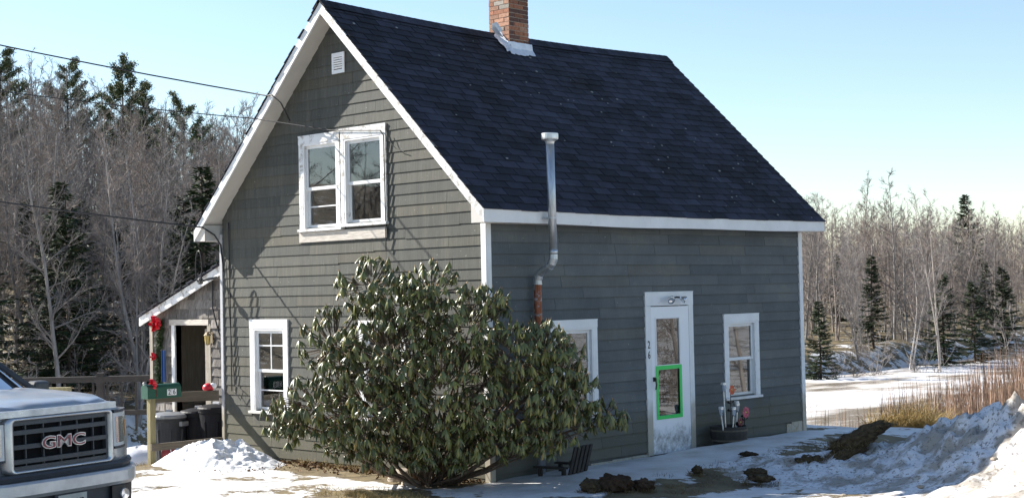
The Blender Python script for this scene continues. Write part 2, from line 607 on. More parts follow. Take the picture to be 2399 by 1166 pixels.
def build_ground():
    xs = axis(-500, 400, -10, 9.5, .10, 40)
    ys = axis(-400, 600, -8, 9.5, .10, 44)
    # keep the shores crisp
    xs = np.unique(np.concatenate([xs, np.arange(-27, -10, .5), ]))
    ys = np.unique(np.concatenate([ys, np.arange(9.5, 80, 1.2)]))
    me, X, Y = grid_mesh('ground', xs, ys, ground, ground_mat())
    u = (X - Y) * .7071
    far = np.interp(Y, FAR_Y, FAR_X) - X
    s = np.full(X.shape, .62)
    # in front of gable: brown leaf and grass strip along the wall
    s -= .75 * (1 - smooth(.25, .6, np.abs(Y + .30))) * smooth(-4.3, -3.6, X) * (1 - smooth(-.2, .3, X))
    # straw patch in front of the bush
    s -= .9 * np.exp(-(((X - .0) / .95) ** 2 + ((Y + 1.75) / .35) ** 2))
    # snow apron by the eave wall
    s += .6 * smooth(-.3, .3, X) * (1 - smooth(1.5, 1.9, X + .12 * Y)) * smooth(-.4, .3, Y)
    # trampled strip between apron and bank
    s -= .40 * np.exp(-(((X + .05 * Y - 2.35) / .50) ** 2)) * smooth(-.8, .2, Y) * (1 - smooth(6, 8, Y))
    # gravel of the drive at lower left
    dr = smooth(1.2, 2.4, (X - Y) * .7071 - .12 * (X + 2)) * (1 - smooth(-1.5, .5, X))
    s -= .5 * dr
    road = np.clip(smooth(2.2, 3.0, u) * (1 - smooth(-.5, 1.5, X)) + smooth(4.6, 5.4, u), 0, 1)
    s -= 1.0 * road
    wd = np.exp(-(((X + 5.9) / .9) ** 2 + ((Y + 1.5) / .5) ** 2))
    s -= .7 * wd
    s = np.where(far > 0, .34 + .25 * smooth(0, 3, 3 - far), s)
    s = np.where((Y > 9) & (far < 0) & (X < 6), .36, s)
    a = me.attributes.new('snow', 'FLOAT', 'POINT')
    a.data.foreach_set('value', s.ravel())
    a = me.attributes.new('gravel', 'FLOAT', 'POINT')
    a.data.foreach_set('value', np.clip(dr + road, 0, 1).ravel())
    return tag(link('ground', me), kind='structure')


build_ground()


def ice_mat():
    m, t, b, N, L = newmat('river_ice')
    n = noise(t, .35, detail=7, stretch=(1.0, .45, 1))
    cc = ramp(t, n, [(.38, (.30, .25, .19)), (.47, (.55, .50, .44)), (.56, (.80, .80, .81))])
    L(cc, b.inputs['Base Color'])
    L(ramp(t, n, [(.38, (.12,) * 3), (.55, (.5,) * 3)]), b.inputs['Roughness'])
    bump(t, b, noise(t, 1.5, detail=6), .3, .03)
    return m


me, _, _ = grid_mesh('river_ice', np.linspace(-60, 30, 40), np.linspace(-200, 300, 100), lambda x, y: -1.5 + 0 * x, ice_mat())
tag(link('river_ice', me), kind='structure')

# ------------------------------------------------------------------ house
W, LEN = 5.52, 6.97
OV = .28
XR = -W / 2
RISE = .974


def roof_z(x, y):
    sag = .085 * math.sin(math.pi * max(0, min(1, (y + OV) / (LEN + 2 * OV))))
    k = 1 - abs(x - XR) / (W / 2 + OV)
    return 6.30 - RISE * abs(x - XR) - sag * (.25 + .75 * k)


house = thing('house', 'weathered grey-green shingled house with steep dark roof and white trim', 'house')

# window and door openings (along-wall a0,a1,z0,z1)
GW = {'up1': (-3.53, -2.80, 3.26, 4.42), 'up2': (-2.64, -1.88, 3.29, 4.42), 'lo1': (-4.74, -4.03, .70, 1.86)}
EW = {'win1': (1.20, 1.94, .70, 1.82), 'door': (3.17, 4.03, 0.0, 2.08), 'win2': (4.97, 5.68, .72, 1.80)}
BUSHWIN = (-2.30, -1.55, .70, 1.86)


def wall_panels(mb, a0, a1, z0, z1, holes, put):
    """rectangles around holes"""
    cuts = sorted({a0, a1} | {h[0] for h in holes} | {h[1] for h in holes})
    for l, r in zip(cuts[:-1], cuts[1:]):
        segs = sorted([(h[2], h[3]) for h in holes if h[0] <= l + 1e-6 and h[1] >= r - 1e-6])
        z = z0
        for s0, s1 in segs:
            if s0 > z:
                put(mb, l, r, z, s0)
            z = s1
        if z1 > z:
            put(mb, l, r, z, z1)


gh = list(GW.values()) + [BUSHWIN]
gw = MB()
wall_panels(gw, -W + .012, -.012, -.25, 3.25, [h for h in gh if h[3] < 3], lambda m, l, r, a, b: m.box((l, 0.004, a), (r, .13, b)))


def tri_panel(m, l, r, a, b):
    top = lambda x: min(b, roof_z(x, 0) - .12)
    m.prism([(l, a), (r, a), (r, top(r)), ((l + r) / 2, top((l + r) / 2)), (l, top(l))], 'y', .004, .13)


up = [h for h in gh if h[2] > 3]
xs_ = sorted([-W + .012, -4.4, -3.9, XR, -1.3, -.6, -.012] + [h[0] for h in up] + [h[1] for h in up])
for l, r in zip(xs_[:-1], xs_[1:]):
    hs = [h for h in up if h[0] <= l + 1e-6 and h[1] >= r - 1e-6]
    if hs:
        gw.box((l, .004, 3.25), (r, .13, hs[0][2]))
        tri_panel(gw, l, r, hs[0][3], 9)
    else:
        tri_panel(gw, l, r, 3.25, 9)
gable_wall = gw.build('gable_wall', M['core'], house)
ew = MB()
wall_panels(ew, .13, LEN - .13, -.25, 3.3, list(EW.values()), lambda m, l, r, a, b: m.box((-.13, l, a), (-.004, r, b)))
eave_wall = ew.build('eave_wall', M['core'], house)
bw = MB()
bw.box((-W + .004, .13, -.25), (-W + .13, LEN - .13, 3.3))
bw.prism([(-W + .012, -.25), (-.012, -.25), (-.012, roof_z(0, LEN) - .15), (XR, roof_z(XR, LEN) - .15), (-W + .012, roof_z(0, LEN) - .15)], 'y', LEN - .13, LEN - .004)
back_wall = bw.build('back_wall', M['gable'], house)
inn = MB()
inn.box((-W + .2, .2, -.1), (-.2, LEN - .2, -.02))
inn.box((-W + .2, .2, 2.5), (-.2, LEN - .2, 2.6))
inn.box((-W + .2, 1.6, -.02), (-.7, 1.65, 2.5))
inn.box((-1.1, .2, -.02), (-1.05, LEN - .2, 2.5))
inn.box((-W + 1.2, 1.4, 2.6), (-1.5, 1.45, 4.4))
inn.build('inner_floor', M['room'], house)

# siding pieces
EXPO = .1425
sid_rng = random.Random(11)


def intervals(a, b, holes):
    iv = [(a, b)]
    for h0, h1 in holes:
        nv = []
        for l, r in iv:
            if h1 <= l or h0 >= r:
                nv.append((l, r))
            else:
                if h0 > l:
                    nv.append((l, h0))
                if h1 < r:
                    nv.append((h1, r))
        iv = nv
    return [(l, r) for l, r in iv if r - l > .02]


def chop(l, r, mean):
    out = []
    x = l
    while r - x > mean * 1.45:
        n = x + mean * sid_rng.uniform(.7, 1.3)
        out.append((x, n))
        x = n
    out.append((x, r))
    return out


casing = lambda h, s=.085: (h[0] - s, h[1] + s, h[2] - .10, h[3] + s)
n_sid = 0
z = -.10
while z < 5.98:
    zt = z + EXPO + .012
    xl = -W + .034
    xr = -.058
    hole = [casing(h)[:2] for h in gh if casing(h)[2] < z + EXPO * .6 and casing(h)[3] > z + EXPO * .4]
    lim = lambda zz, s: XR + s * ((6.30 - .15 - zz) / RISE)
    bl, br = max(xl, lim(z, -1)), min(xr, lim(z, 1))
    tl, trr = max(xl, lim(zt, -1)), min(xr, lim(zt, 1))
    if br - bl > .15:
        for l, r in intervals(bl, br, hole):
            for a, c in chop(l, r, 1.15):
                w_ = sid_rng.uniform(-.007, .007)
                w2 = w_ + sid_rng.uniform(-.003, .003)
                g = .0018
                a_, c_ = a + (g if a > bl + .01 else 0), c - (g if c < br - .01 else 0)
                at = min(max(a_, tl), trr)
                ct = max(min(c_, trr), tl)
                if ct - at < .005:
                    ct = at + .005
                p = [(a_, -.0155, z + w_), (c_, -.0155, z + w2), (c_, .003, z + w2), (a_, .003, z + w_), (at, -.004, zt), (ct, -.004, zt), (ct, .003, zt), (at, .003, zt)]
                MB().add(p, [(0, 3, 2, 1), (4, 5, 6, 7), (0, 1, 5, 4), (1, 2, 6, 5), (2, 3, 7, 6), (3, 0, 4, 7)]).build('siding_shingle', M['gable'], gable_wall)
                n_sid += 1
    z += EXPO
z = -.06
while z < 3.2:
    zt = min(z + EXPO + .012, 3.3)
    hole = [casing(h)[:2] for k, h in EW.items() if casing(h)[2] < z + EXPO * .6 and casing(h)[3] > z + EXPO * .4]
    if z < .0:
        hole.append((1.85, 3.1))
    if z < .16:
        hole.append((6.45, 6.9))
    for l, r in intervals(.064, LEN - .062, hole):
        for a, c in chop(l, r, 1.15):
            g = .0025
            w_ = sid_rng.uniform(-.003, .003)
            p = [(.025, a + g, z + w_), (.025, c - g, z + w_), (-.003, c - g, z + w_), (-.003, a + g, z + w_), (.004, a + g, zt), (.004, c - g, zt), (-.003, c - g, zt), (-.003, a + g, zt)]
            MB().add(p, [(0, 1, 2, 3), (4, 7, 6, 5), (0, 4, 5, 1), (1, 5, 6, 2), (2, 6, 7, 3), (3, 7, 4, 0)]).build('siding_shingle', M['eave'], eave_wall, fixn=True)
            n_sid += 1
    z += EXPO
print('siding', n_sid)
# corner boards
cb = MB()
cb.box((-.058, -.030, -.14), (.030, -.004, 3.24))
cb.box((.004, -.004, -.14), (.030, .064, 3.17))
cb.build('corner_board', M['trim'], house, bevel=.003)
M['trim_grey'] = trim_mat('weathered_grey_trim', (.46, .46, .48), peel=(.56, .68))
cb = MB()
cb.box((-W - .028, -.030, -.2), (-W + .034, -.004, 3.26))
cb.box((-W - .028, -.004, -.2), (-W + .0, .1, 3.24))
cb.build('corner_board', M['trim_grey'], house, bevel=.003)
cb = MB()
cb.box((.004, LEN - .062, .0), (.034, LEN + .034, 3.17))
cb.box((-.1, LEN + .004, .0), (.004, LEN + .034, 3.3))
cb.build('corner_board', M['trim'], house, bevel=.003)
for l, r, zt in ((1.86, 2.3, .04), (2.305, 2.72, .05), (2.725, 3.07, .055)):
    MB().box((.0, l, -.2), (.018, r, zt)).build('skirt_board', M['trim_peel'], house)
for l, r, zt in ((6.47, 6.60, .20), (6.605, 6.78, .235), (6.785, 6.905, .23)):
    MB().box((.0, l, -.2), (.02, r, zt)).build('skirt_board', M['trim_peel'], house)

# roof
roof = link('roof', None, house)
NS = 24
yy = np.linspace(-OV, LEN + OV, NS + 1)


def slope_slab(side, t0, t1, x_in, x_out, name, mat, parent):
    """slab under the roof plane between vertical offsets t0 (top) and t1 (bottom)"""
    mb = MB()
    vs = []
    for y in yy:
        for x, t in ((x_in, t0), (x_out, t0), (x_out, t1), (x_in, t1)):
            vs.append((XR + side * x, y, roof_z(XR + side * x, y) - t))
    fs = []
    for i in range(NS):
        a, b = i * 4, i * 4 + 4
        for j in range(4):
            k = (j + 1) % 4
            fs.append((a + j, a + k, b + k, b + j))
    fs += [(3, 2, 1, 0), tuple(NS * 4 + j for j in range(4))]
    mb.add(vs, fs)
    return mb.build(name, mat, parent, fixn=True)


HW = W / 2 + OV
for s in (-1, 1):
    slope_slab(s, .031, .15, 0, HW - .02, 'roof_deck', M['soffit'], roof)
    slope_slab(s, .0185, .0295, 0, HW - .015, 'underlay', M['ink'], roof)
# rake boards (gable ends), fascia, eave boxes
for s in (-1, 1):
    for y0, y1 in ((-OV - .024, -OV + .001), (LEN + OV, LEN + OV + .022)):
        q = lambda x, t: (XR + s * x, roof_z(XR + s * x, (y0 + y1) / 2) - t)
        poly = [q(0, .03), q(HW, .03), q(HW, .175), q(0, .185)]
        MB().prism(poly, 'y', y0, y1).build('rake_board', M['trim_peel'] if (s > 0 and y0 < 0) else M['trim'], roof, fixn=True)
    # boxed eave
    xo = XR + s * (HW - .021)
    xi = XR + s * (W / 2 + .036)
    zb = roof_z(XR + s * HW, 3) - .16
    MB().prism([(xi, zb), (xo, zb), (xo, zb + .03), (xi, roof_z(xi, 3) - .16)], 'y', -OV + .001, LEN + OV - .002).build('eave_box', M['soffit'], roof, fixn=True)
    segs = [(-OV - .022, 2.9), (2.902, LEN + OV + .02)] if s > 0 else [(-OV - .022, LEN + OV + .02)]
    for a, b in segs:
        mb = MB()
        ys2 = np.linspace(a, b, 10)
        vs = []
        for y in ys2:
            zt = roof_z(XR + s * HW, y) - .012
            wob = .006 * math.sin(y * 1.9)
            for x, dz in ((xo + s * .0, -.165), (xo + s * .024, -.165), (xo + s * .024, 0), (xo, 0)):
                vs.append((x, y, zt + dz + wob))
        fs = []
        for i in range(9):
            for j in range(4):
                fs.append((i * 4 + j, i * 4 + (j + 1) % 4, i * 4 + 4 + (j + 1) % 4, i * 4 + 4 + j))
        fs += [(3, 2, 1, 0), tuple(36 + j for j in range(4))]
        mb.add(vs, fs).build('fascia_board', M['fascia'], roof, fixn=True)
# asphalt shingles
tab = MB().box((-.5, 0, -.004), (.5, 1, .0035))
tab.v = [(x, y, z + (.011 if y < .5 else -.002)) for x, y, z in tab.v]   # butt edge proud (y=0 is the butt)
tab_me = tab.mesh('roof_shingle', M['asphalt'])
srng = random.Random(5)
SL = math.hypot(HW, HW * RISE)
tabs = []
ex = .1445
nc = int((SL + .03) / ex)
for s in (1, -1):
    for c in range(nc + 1):
        d0 = SL + .03 - c * ex                # butt distance from ridge
        if d0 < .10:
            break
        off = (c % 2) * .17 + srng.uniform(-.06, .06)
        y = -OV - .045 - off
        while y < LEN + OV + .03:
            wd = .335
            a, b = max(y, -OV - .05 + srng.uniform(-.006, .006)), min(y + wd, LEN + OV + .05)
            if b - a > .03:
                tabs.append((s, d0, a, b, srng.uniform(-.006, .006)))
            y += wd


def tab_matrix(s, d0, a, b, jit):
    k = HW / SL
    hgt = min(ex + .03, d0)
    ym = (a + b) / 2
    x1 = XR + s * d0 * k
    x2 = XR + s * (d0 - hgt) * k
    p1 = Vector((x1, ym, roof_z(x1, ym) + jit * 0))
    p2 = Vector((x2, ym, roof_z(x2, ym)))
    yv = (p2 - p1)
    ya, yb = a + .007, b - .007
    xv = Vector((0, yb - ya, roof_z(x1, yb) - roof_z(x1, ya)))
    if s > 0:
        pass
    else:
        xv = -xv
    n = xv.cross(yv).normalized()
    if n.z < 0:
        n = -n
    p1 = p1 - n * .012 + yv.normalized() * jit
    return Matrix(((xv.x, yv.x, n.x, p1.x), (xv.y, yv.y, n.y, p1.y), (xv.z, yv.z, n.z, p1.z), (0, 0, 0, 1)))


right_t = sorted([t for t in tabs if t[0] > 0], key=lambda t: (XR + t[1] * HW / SL - CAM[0]) ** 2 + (t[2] - CAM[1]) ** 2)
for t in right_t[:300]:
    o = link('roof_shingle', tab_me, roof)
    o.matrix_local = tab_matrix(*t)
rest = MB()
for t in right_t[300:] + [t for t in tabs if t[0] < 0]:
    m4 = tab_matrix(*t)
    rest.add([m4 @ Vector(p) for p in tab.v], tab.f)
rest.build('roof_shingles_rest', M['asphalt'], roof, fixn=True, kind='stuff')
# ridge caps
y = -OV - .05
k = 0
while y < LEN + OV:
    y1 = min(y + .30, LEN + OV + .05)
    mb = MB()
    vs = []
    for yv, dz in ((y, .006), (y1, .0)):
        for dx in (-.13, 0, .13):
            vs.append((XR + dx, yv, 6.30 - .085 * math.sin(math.pi * max(0, min(1, (yv + OV) / (LEN + 2 * OV)))) - abs(dx) * .93 + .012 + dz))
    mb.add(vs + [(a, b, c - .012) for a, b, c in vs], [(0, 1, 4, 3), (1, 2, 5, 4), (6, 9, 10, 7), (7, 10, 11, 8), (0, 6, 7, 1), (1, 7, 8, 2), (3, 4, 10, 9), (4, 5, 11, 10), (0, 3, 9, 6), (2, 8, 11, 5)])
    mb.build('ridge_cap', M['asphalt'], roof, fixn=True)
    y += .145
# lichen specks on the roof
mb = MB()
for i in range(70):
    d0 = srng.uniform(.3, SL)
    y = srng.uniform(0, LEN) if srng.random() < .4 else min(LEN, max(0, 1.0 + d0 * 1.25 + srng.gauss(0, .9)))
    x = XR + d0 * HW / SL
    r = srng.uniform(.006, .021)
    nrm = Vector((RISE, 0, 1)).normalized()
    tx = Vector((1, 0, -RISE)).normalized()
    c = Vector((x, y, roof_z(x, y))) + nrm * .004
    vs = []
    for j in range(6):
        th = j * math.pi / 3
        vs.append(c + tx * math.cos(th) * r * srng.uniform(.5, 1.2) + Vector((0, 1, 0)) * math.sin(th) * r * 1.4 * srng.uniform(.5, 1.2))
    mb.add(vs + [v + nrm * .004 for v in vs], [(6, 7, 8, 9, 10, 11)] + [(j, (j + 1) % 6, (j + 1) % 6 + 6, j + 6) for j in range(6)])
mb.build('lichen_specks', M['lichen'], roof, kind='stuff')

# chimney
ch = link('chimney', None, house)
CX0, CX1, CY0, CY1 = -2.90, -2.475, 3.09, 3.515
MB().box((CX0 + .008, CY0 + .008, 5.7), (CX1 - .008, CY1 - .008, 7.52)).build('mortar_core', M['mortar'], ch)
brng = random.Random(21)
bz = 5.78
row = 0
bm_ = [M['brick'], M['brick'], M['brick2'], M['brick3'], M['brick4'], M['brick2']]
bme = []
for i, m in enumerate([M['brick'], M['brick2'], M['brick3'], M['brick4']]):
    bme.append(MB().box((-.5, -.5, -.5), (.5, .5, .5)).mesh('brick', m))
BH = .0665
shade_side = [0, 0, 2, 0, 2]
while bz < 7.5:
    for side in range(4):
        L_ = .425
        cuts = ([0, .21, .425] if (row + side) % 2 == 0 else [0, .105, .315, .425])
        for a, b in zip(cuts[:-1], cuts[1:]):
            if side in (0, 2) and (row + side) % 2 == 1 and False:
                continue
            la, lb = a + .004, b - .004
            pr = brng.uniform(-.002, .005)
            t = .05
            if side == 0:
                c = ((CX0 + (la + lb) / 2), CY0 + t / 2 - pr, bz + BH / 2)
                d = (lb - la, t, BH - .009)
                if la < .06 or lb > .36:
                    pass
            elif side == 1:
                c = (CX1 - t / 2 + pr, CY0 + (la + lb) / 2, bz + BH / 2)
                d = (t, lb - la, BH - .009)
            elif side == 2:
                c = ((CX0 + (la + lb) / 2), CY1 - t / 2 + pr, bz + BH / 2)
                d = (lb - la, t, BH - .009)
            else:
                c = (CX0 + t / 2 - pr, CY0 + (la + lb) / 2, bz + BH / 2)
                d = (t, lb - la, BH - .009)
            # corners: keep the two faces from lying in one plane
            if side in (1, 3):
                d = (d[0], d[1] - .004, d[2] - .002)
            if bz < 5.95 and (side != 1):
                continue
            mi = brng.choice([0, 0, 1, 1, 3]) if side in (0, 3) else brng.choice([0, 0, 0, 2, 2, 1])  # paler bricks on sunlit sides, darker on shaded ones: light put into the colour
            o = link('brick', bme[mi], ch)
            o.location = c
            o.scale = d
            o.rotation_euler = (0, 0, brng.uniform(-.012, .012))
    bz += BH
    row += 1
mb = MB()
mb.box((CX0 - .05, CY0 - .05, 7.5), (CX1 + .05, CY1 + .05, 7.57))
mb.build('chimney_crown', M['mortar'], ch)
# flashing: ragged lead skirt and peeled flap
mb = MB()
frng = random.Random(4)


def sheet(mb, rows, th=.004):
    n = len(rows[0])
    vs = [p for r in rows for p in r]
    k = len(vs)
    vs2 = [tuple(Vector(p) + Vector((th, -th, -th))) for p in vs]
    fs = []
    for i in range(len(rows) - 1):
        for j in range(n - 1):
            q = (i * n + j, i * n + j + 1, (i + 1) * n + j + 1, (i + 1) * n + j)
            fs.append(q)
            fs.append(tuple(k + a for a in reversed(q)))
    mb.add(vs + vs2, fs)


rows = [[], [], []]
for i in range(13):
    y = CY0 - .05 + i * (.53 / 12)
    x = CX1 + .012
    zr = roof_z(CX1, y)
    rows[0].append((x, y, zr + .125 + frng.uniform(-.004, .004)))
    rows[1].append((x + .015, y, zr + .025 + frng.uniform(-.008, .008)))
    ln = .09 + frng.uniform(-.03, .03)
    rows[2].append((x + .02 + ln * .7, y + frng.uniform(-.01, .01), roof_z(x + .02 + ln * .7, y) + .014 + frng.uniform(0, .012)))
sheet(mb, rows)
rows = [[], [], []]
for i in range(8):
    x = XR + .02 + i * (CX1 + .03 - XR) / 7
    y = CY0 - .012
    zr = roof_z(x, y)
    rows[0].append((x, y, zr + .11))
    rows[1].append((x, y - .012, zr + .03 + frng.uniform(-.006, .006)))
    rows[2].append((x + .02, y - .10 - frng.uniform(-.03, .03), roof_z(x + .02, y) + .014 + frng.uniform(0, .015)))
sheet(mb, rows)
mb.build('flashing', M['flash'], ch)
mb = MB()
p0 = Vector((CX1 - .10, CY0 - .03, roof_z(CX1 - .1, CY0) + .11))
sheet(mb, [[p0 + Vector(v) for v in r] for r in ([(-.12, -.02, .04), (.02, -.015, -.02), (.09, -.01, -.09)], [(-.15, -.10, .13), (-.04, -.07, .10), (.05, -.06, .0)], [(-.10, -.13, .20), (-.05, -.08, .22), (.03, -.06, .10)])])
mb.build('flashing_flap', M['flash'], ch)


# ------------------------------------------------------------------ windows
def window(axis_, h, style, parent):
    """axis_ 'g': gable wall facing -Y (a = x), 'e': eave wall facing +X (a = y)"""
    a0, a1, z0, z1 = h

    def P(a, d, z):               # d = outwards from wall plane
        return (a, -d, z) if axis_ == 'g' else (d, a, z)

    def bx(mb, al, ah, dl, dh, zl, zh):
        p, q = P(al, dl, zl), P(ah, dh, zh)
        mb.box([min(p[i], q[i]) for i in range(3)], [max(p[i], q[i]) for i in range(3)])
    wd = link('window', None, parent)
    tm = M['trim_peel'] if style.get('peel') else M['trim']
    cs = .09
    ct = style.get('head', .10)
    for al, ah, zl, zh in ((a0 - cs, a0, z0 - .02, z1 + .0), (a1, a1 + cs, z0 - .02, z1 + .0), (a0 - cs - .004, a1 + cs + .004, z1, z1 + ct)):
        mb = MB()
        bx(mb, al, ah, .0, .036 if zh > z1 + .01 else .033, zl, zh)
        mb.build('casing', tm, wd, bevel=.003)
    mb = MB()
    bx(mb, a0 - cs - .006, a1 + cs + .006, .0, .038, z1 + ct, z1 + ct + .016)
    mb.build('drip_cap', tm, wd)
    mb = MB()
    bx(mb, a0 - cs - .02, a1 + cs + .02, -.09, .065, z0 - .055, z0 - .018)
    mb.build('sill', tm, wd, bevel=.004)
    mb = MB()   # jambs
    for al, ah, zl, zh in ((a0, a0 + .022, z0 - .018, z1), (a1 - .022, a1, z0 - .018, z1), (a0 + .022, a1 - .022, z1 - .022, z1)):
        bx(mb, al, ah, -.12, .030, zl, zh)
    mb.build('jamb', M['trim'], wd)
    il, ir, ib, it = a0 + .022, a1 - .022, z0 - .018, z1 - .022
    zm = style.get('meet', (ib + it) / 2)
    rw = .042
    # outer storm frame
    for nm, zb, zt, d0, d1 in (('upper_sash', zm - .02, it, -.035, -.01), ('lower_sash', ib, zm + .018, -.062, -.037)):
        sash = link(nm, None, wd)
        mb = MB()
        for al, ah, zl, zh in ((il, il + rw, zb, zt), (ir - rw, ir, zb, zt), (il + rw, ir - rw, zt - rw, zt), (il + rw, ir - rw, zb, zb + (rw if nm == 'upper_sash' else rw * 1.3))):
            bx(mb, al, ah, d0, d1, zl, zh)
        for g in style.get('grid_' + nm, []):
            if g == 'v':
                bx(mb, (il + ir) / 2 - .008, (il + ir) / 2 + .008, d0 + .004, d1 - .004, zb + rw, zt - rw)
            else:
                bx(mb, il + rw, ir - rw, d0 + .005, d1 - .005, g - .008, g + .008)
        mb.name = 'frame'
        mb.build('frame', M['trim'], sash)
        mb = MB()
        bx(mb, il + rw * .9, ir - rw * .9, (d0 + d1) / 2 - .002, (d0 + d1) / 2 + .002, zb + rw * .9, zt - rw * .9)
        mb.build('pane', M['glass'], sash)
    # things behind the glass
    for (al, ah, zl, zh, mt) in style.get('behind', []):
        mb = MB()
        n = 14
        vs = []
        for i in range(n + 1):
            a = a0 + (a1 - a0) * (al + (ah - al) * i / n)
            d = -.078 - .008 * math.sin(i * 1.9)
            vs += [P(a, d, zl), P(a, d, zh), P(a, d - .003, zl), P(a, d - .003, zh)]
        fs = []
        for i in range(n):
            k = i * 4
            fs += [(k, k + 4, k + 5, k + 1), (k + 2, k + 3, k + 7, k + 6)]
        mb.add(vs, fs)
        mb.build('curtain', M[mt], wd, smooth=True)
    return wd


w1 = window('g', GW['up1'], dict(peel=1, head=.11, meet=3.80, grid_lower_sash=[3.55], behind=[(0, 1, 3.55, 3.80, 'shade'), (0, .25, 3.25, 3.6, 'curtain'), (0, 1, 3.8, 4.42, 'blind')]), gable_wall)
tag(w1, 'left upstairs gable window with half raised shade')
w2 = window('g', GW['up2'], dict(peel=1, head=.13, meet=3.82, behind=[(.0, 1, 3.25, 4.42, 'shade')]), gable_wall)
tag(w2, 'right upstairs gable window with drawn tan shade')
w3 = window('g', GW['lo1'], dict(head=.12, meet=1.26, grid_upper_sash=['v', 1.62], grid_lower_sash=[.98], behind=[(0, 1, 1.25, 1.70, 'blind'), (0, 1, 1.0, 1.25, 'shade'), (0, .2, .7, 1.0, 'curtain')]), gable_wall)
tag(w3, 'ground floor gable window beside the snow pile')
window('g', BUSHWIN, dict(head=.10, behind=[(0, 1, .7, 1.86, 'blind')]), gable_wall)
# apron board under the pair of upstairs windows
MB().box((-3.64, -.030, 3.06), (-1.80, -.018, 3.20)).build('window_apron', M['bare_wood'], gable_wall)
MB().box((-2.715, -.028, 3.20), (-2.725 + .008, -.02, 4.5)).build('mullion_strip', M['trim_peel'], gable_wall)
window('e', EW['win1'], dict(head=.10, behind=[(.5, 1, .7, 1.86, 'curtain'), (0, .35, .7, 1.86, 'lace')]), eave_wall)
window('e', EW['win2'], dict(head=.11, meet=1.26, behind=[(0, .12, .7, 1.86, 'curtain'), (.85, 1, .7, 1.86, 'curtain')]), eave_wall)

# ------------------------------------------------------------------ storm door
dr = link('door', None, eave_wall)
tag(dr, 'white storm door with green taped lower pane')
y0, y1, zb, zt = EW['door']
for a, b, c, d in ((y0 - .12, y0 + .0, -.05, zt), (y1, y1 + .105, -.05, zt), (y0 - .122, y1 + .107, zt, zt + .18)):
    MB().box((0, a, c), (.034 if d <= zt else .037, b, d)).build('casing', M['trim'], dr, bevel=.003)
MB().box((0, y0 - .125, zt + .18), (.04, y1 + .11, zt + .195)).build('drip_cap', M['trim'], dr)
dm, t, b, N, L = newmat('storm_door_mildewed')
g = N('ShaderNodeNewGeometry')
sx = N('ShaderNodeSeparateXYZ')
L(g.outputs['Position'], sx.inputs[0])
zz = math_(t, 'ADD', sx.outputs[2], math_(t, 'MULTIPLY', noise(t, 5, detail=8, rough=.7, stretch=(1, 2.5, .8)), -.55))
msk = ramp(t, zz, [(-.0 + .0, (.8,) * 3), (.16, (0, 0, 0))])
msk = math_(t, 'MULTIPLY', msk, ramp(t, noise(t, 14, detail=7), [(.32, (.1,) * 3), (.7, (1,) * 3)]))
L(mix(t, msk, (.80, .81, .83), (.07, .07, .055)), b.inputs['Base Color'])
b.inputs['Roughness'].default_value = .4
D0, D1 = .006, .030
yl, yr = y0 + .004, y1 - .004
zlo = .035
P1 = (1.26, 1.90)
P2 = (.56, 1.20)
mb = MB()
gl, gr = yl + .10, yr - .22 + .01
gl, gr = 3.28, 3.80
for a, b_, c, d in ((yl, gl, zlo, zt - .012), (gr, yr, zlo, zt - .012), (gl, gr, P1[1], zt - .012), (gl, gr, P2[1], P1[0]), (gl, gr, zlo, P2[0])):
    mb.box((D0, a, c), (D1, b_, d))
mb.build('door_panel', dm, dr)
mb = MB()
for lo, hi in (P1, P2):
    for a, b_, c, d in ((gl - .022, gl, lo - .022, hi + .022), (gr, gr + .022, lo - .022, hi + .022), (gl, gr, hi, hi + .022), (gl, gr, lo - .022, lo)):
        mb.box((D1 - .002, a, c), (D1 + .006, b_, d))
mb.build('glazing_bead', M['door'], dr)
MB().box((.016, gl, P1[0]), (.020, gr, P1[1])).build('pane', M['glass'], dr)
MB().box((.016, gl, P2[0]), (.020, gr, P2[1])).build('pane', M['glass_dull'], dr)
mb = MB()
tl, th = (gl - .03, gr + .035), (P2[0] - .05, P2[1] + .05)
for a, b_, c, d in ((tl[0], tl[0] + .055, th[0], th[1]), (tl[1] - .055, tl[1], th[0], th[1]), (tl[0] + .055, tl[1] - .055, th[1] - .055, th[1]), (tl[0] + .055, tl[1] - .055, th[0], th[0] + .05)):
    mb.box((D1 + .006, a, c), (D1 + .008, b_, d))
mb.build('green_tape', M['tape'], dr)
mb = MB()
mb.box((D1, yl + .012, 1.04), (D1 + .02, yl + .05, 1.10))
mb.tube([(D1 + .035, yl + .03, 1.08), (D1 + .045, yl + .032, 1.0), (D1 + .03, yl + .035, .93)], .010, 8)
mb.box((D1 + .01, yl + .02, 1.05), (D1 + .045, yl + .042, 1.09))
mb.build('handle', M['black'], dr)
# inner door seen through the panes
mb = MB()
n = 26
vs = []
for i in range(n + 1):
    a = gl - .05 + (gr - gl + .1) * i / n
    d = -.075 + .012 * math.sin(i * 2.1)
    vs += [(d, a, 1.22), (d, a, 2.0)]
mb.add(vs, [(2 * i, 2 * i + 2, 2 * i + 3, 2 * i + 1) for i in range(n)])
mb.build('curtain', M['lace'], dr, smooth=True)
MB().box((-.12, y0, 0.0), (-.10, y1, 1.22)).build('inner_door', basic('grey_inner_door', (.20, .20, .22), .7, .1), dr)
MB().box((-.14, y0 - .1, -.13), (.08, y1 + .08, .03)).build('threshold', M['oldchair'], dr)
for ch_, zc in (('2', 1.545), ('6', 1.405)):
    me = text_mesh(ch_, .15, .0015, .001, name='house_number')
    me.materials.append(M['ink'])
    o = link('house_number', me, dr)
    o.location = (.0365, y0 - .06, zc)
    o.rotation_euler = (R_(90), 0, R_(90))
    o.scale = (.72, 1, 1)
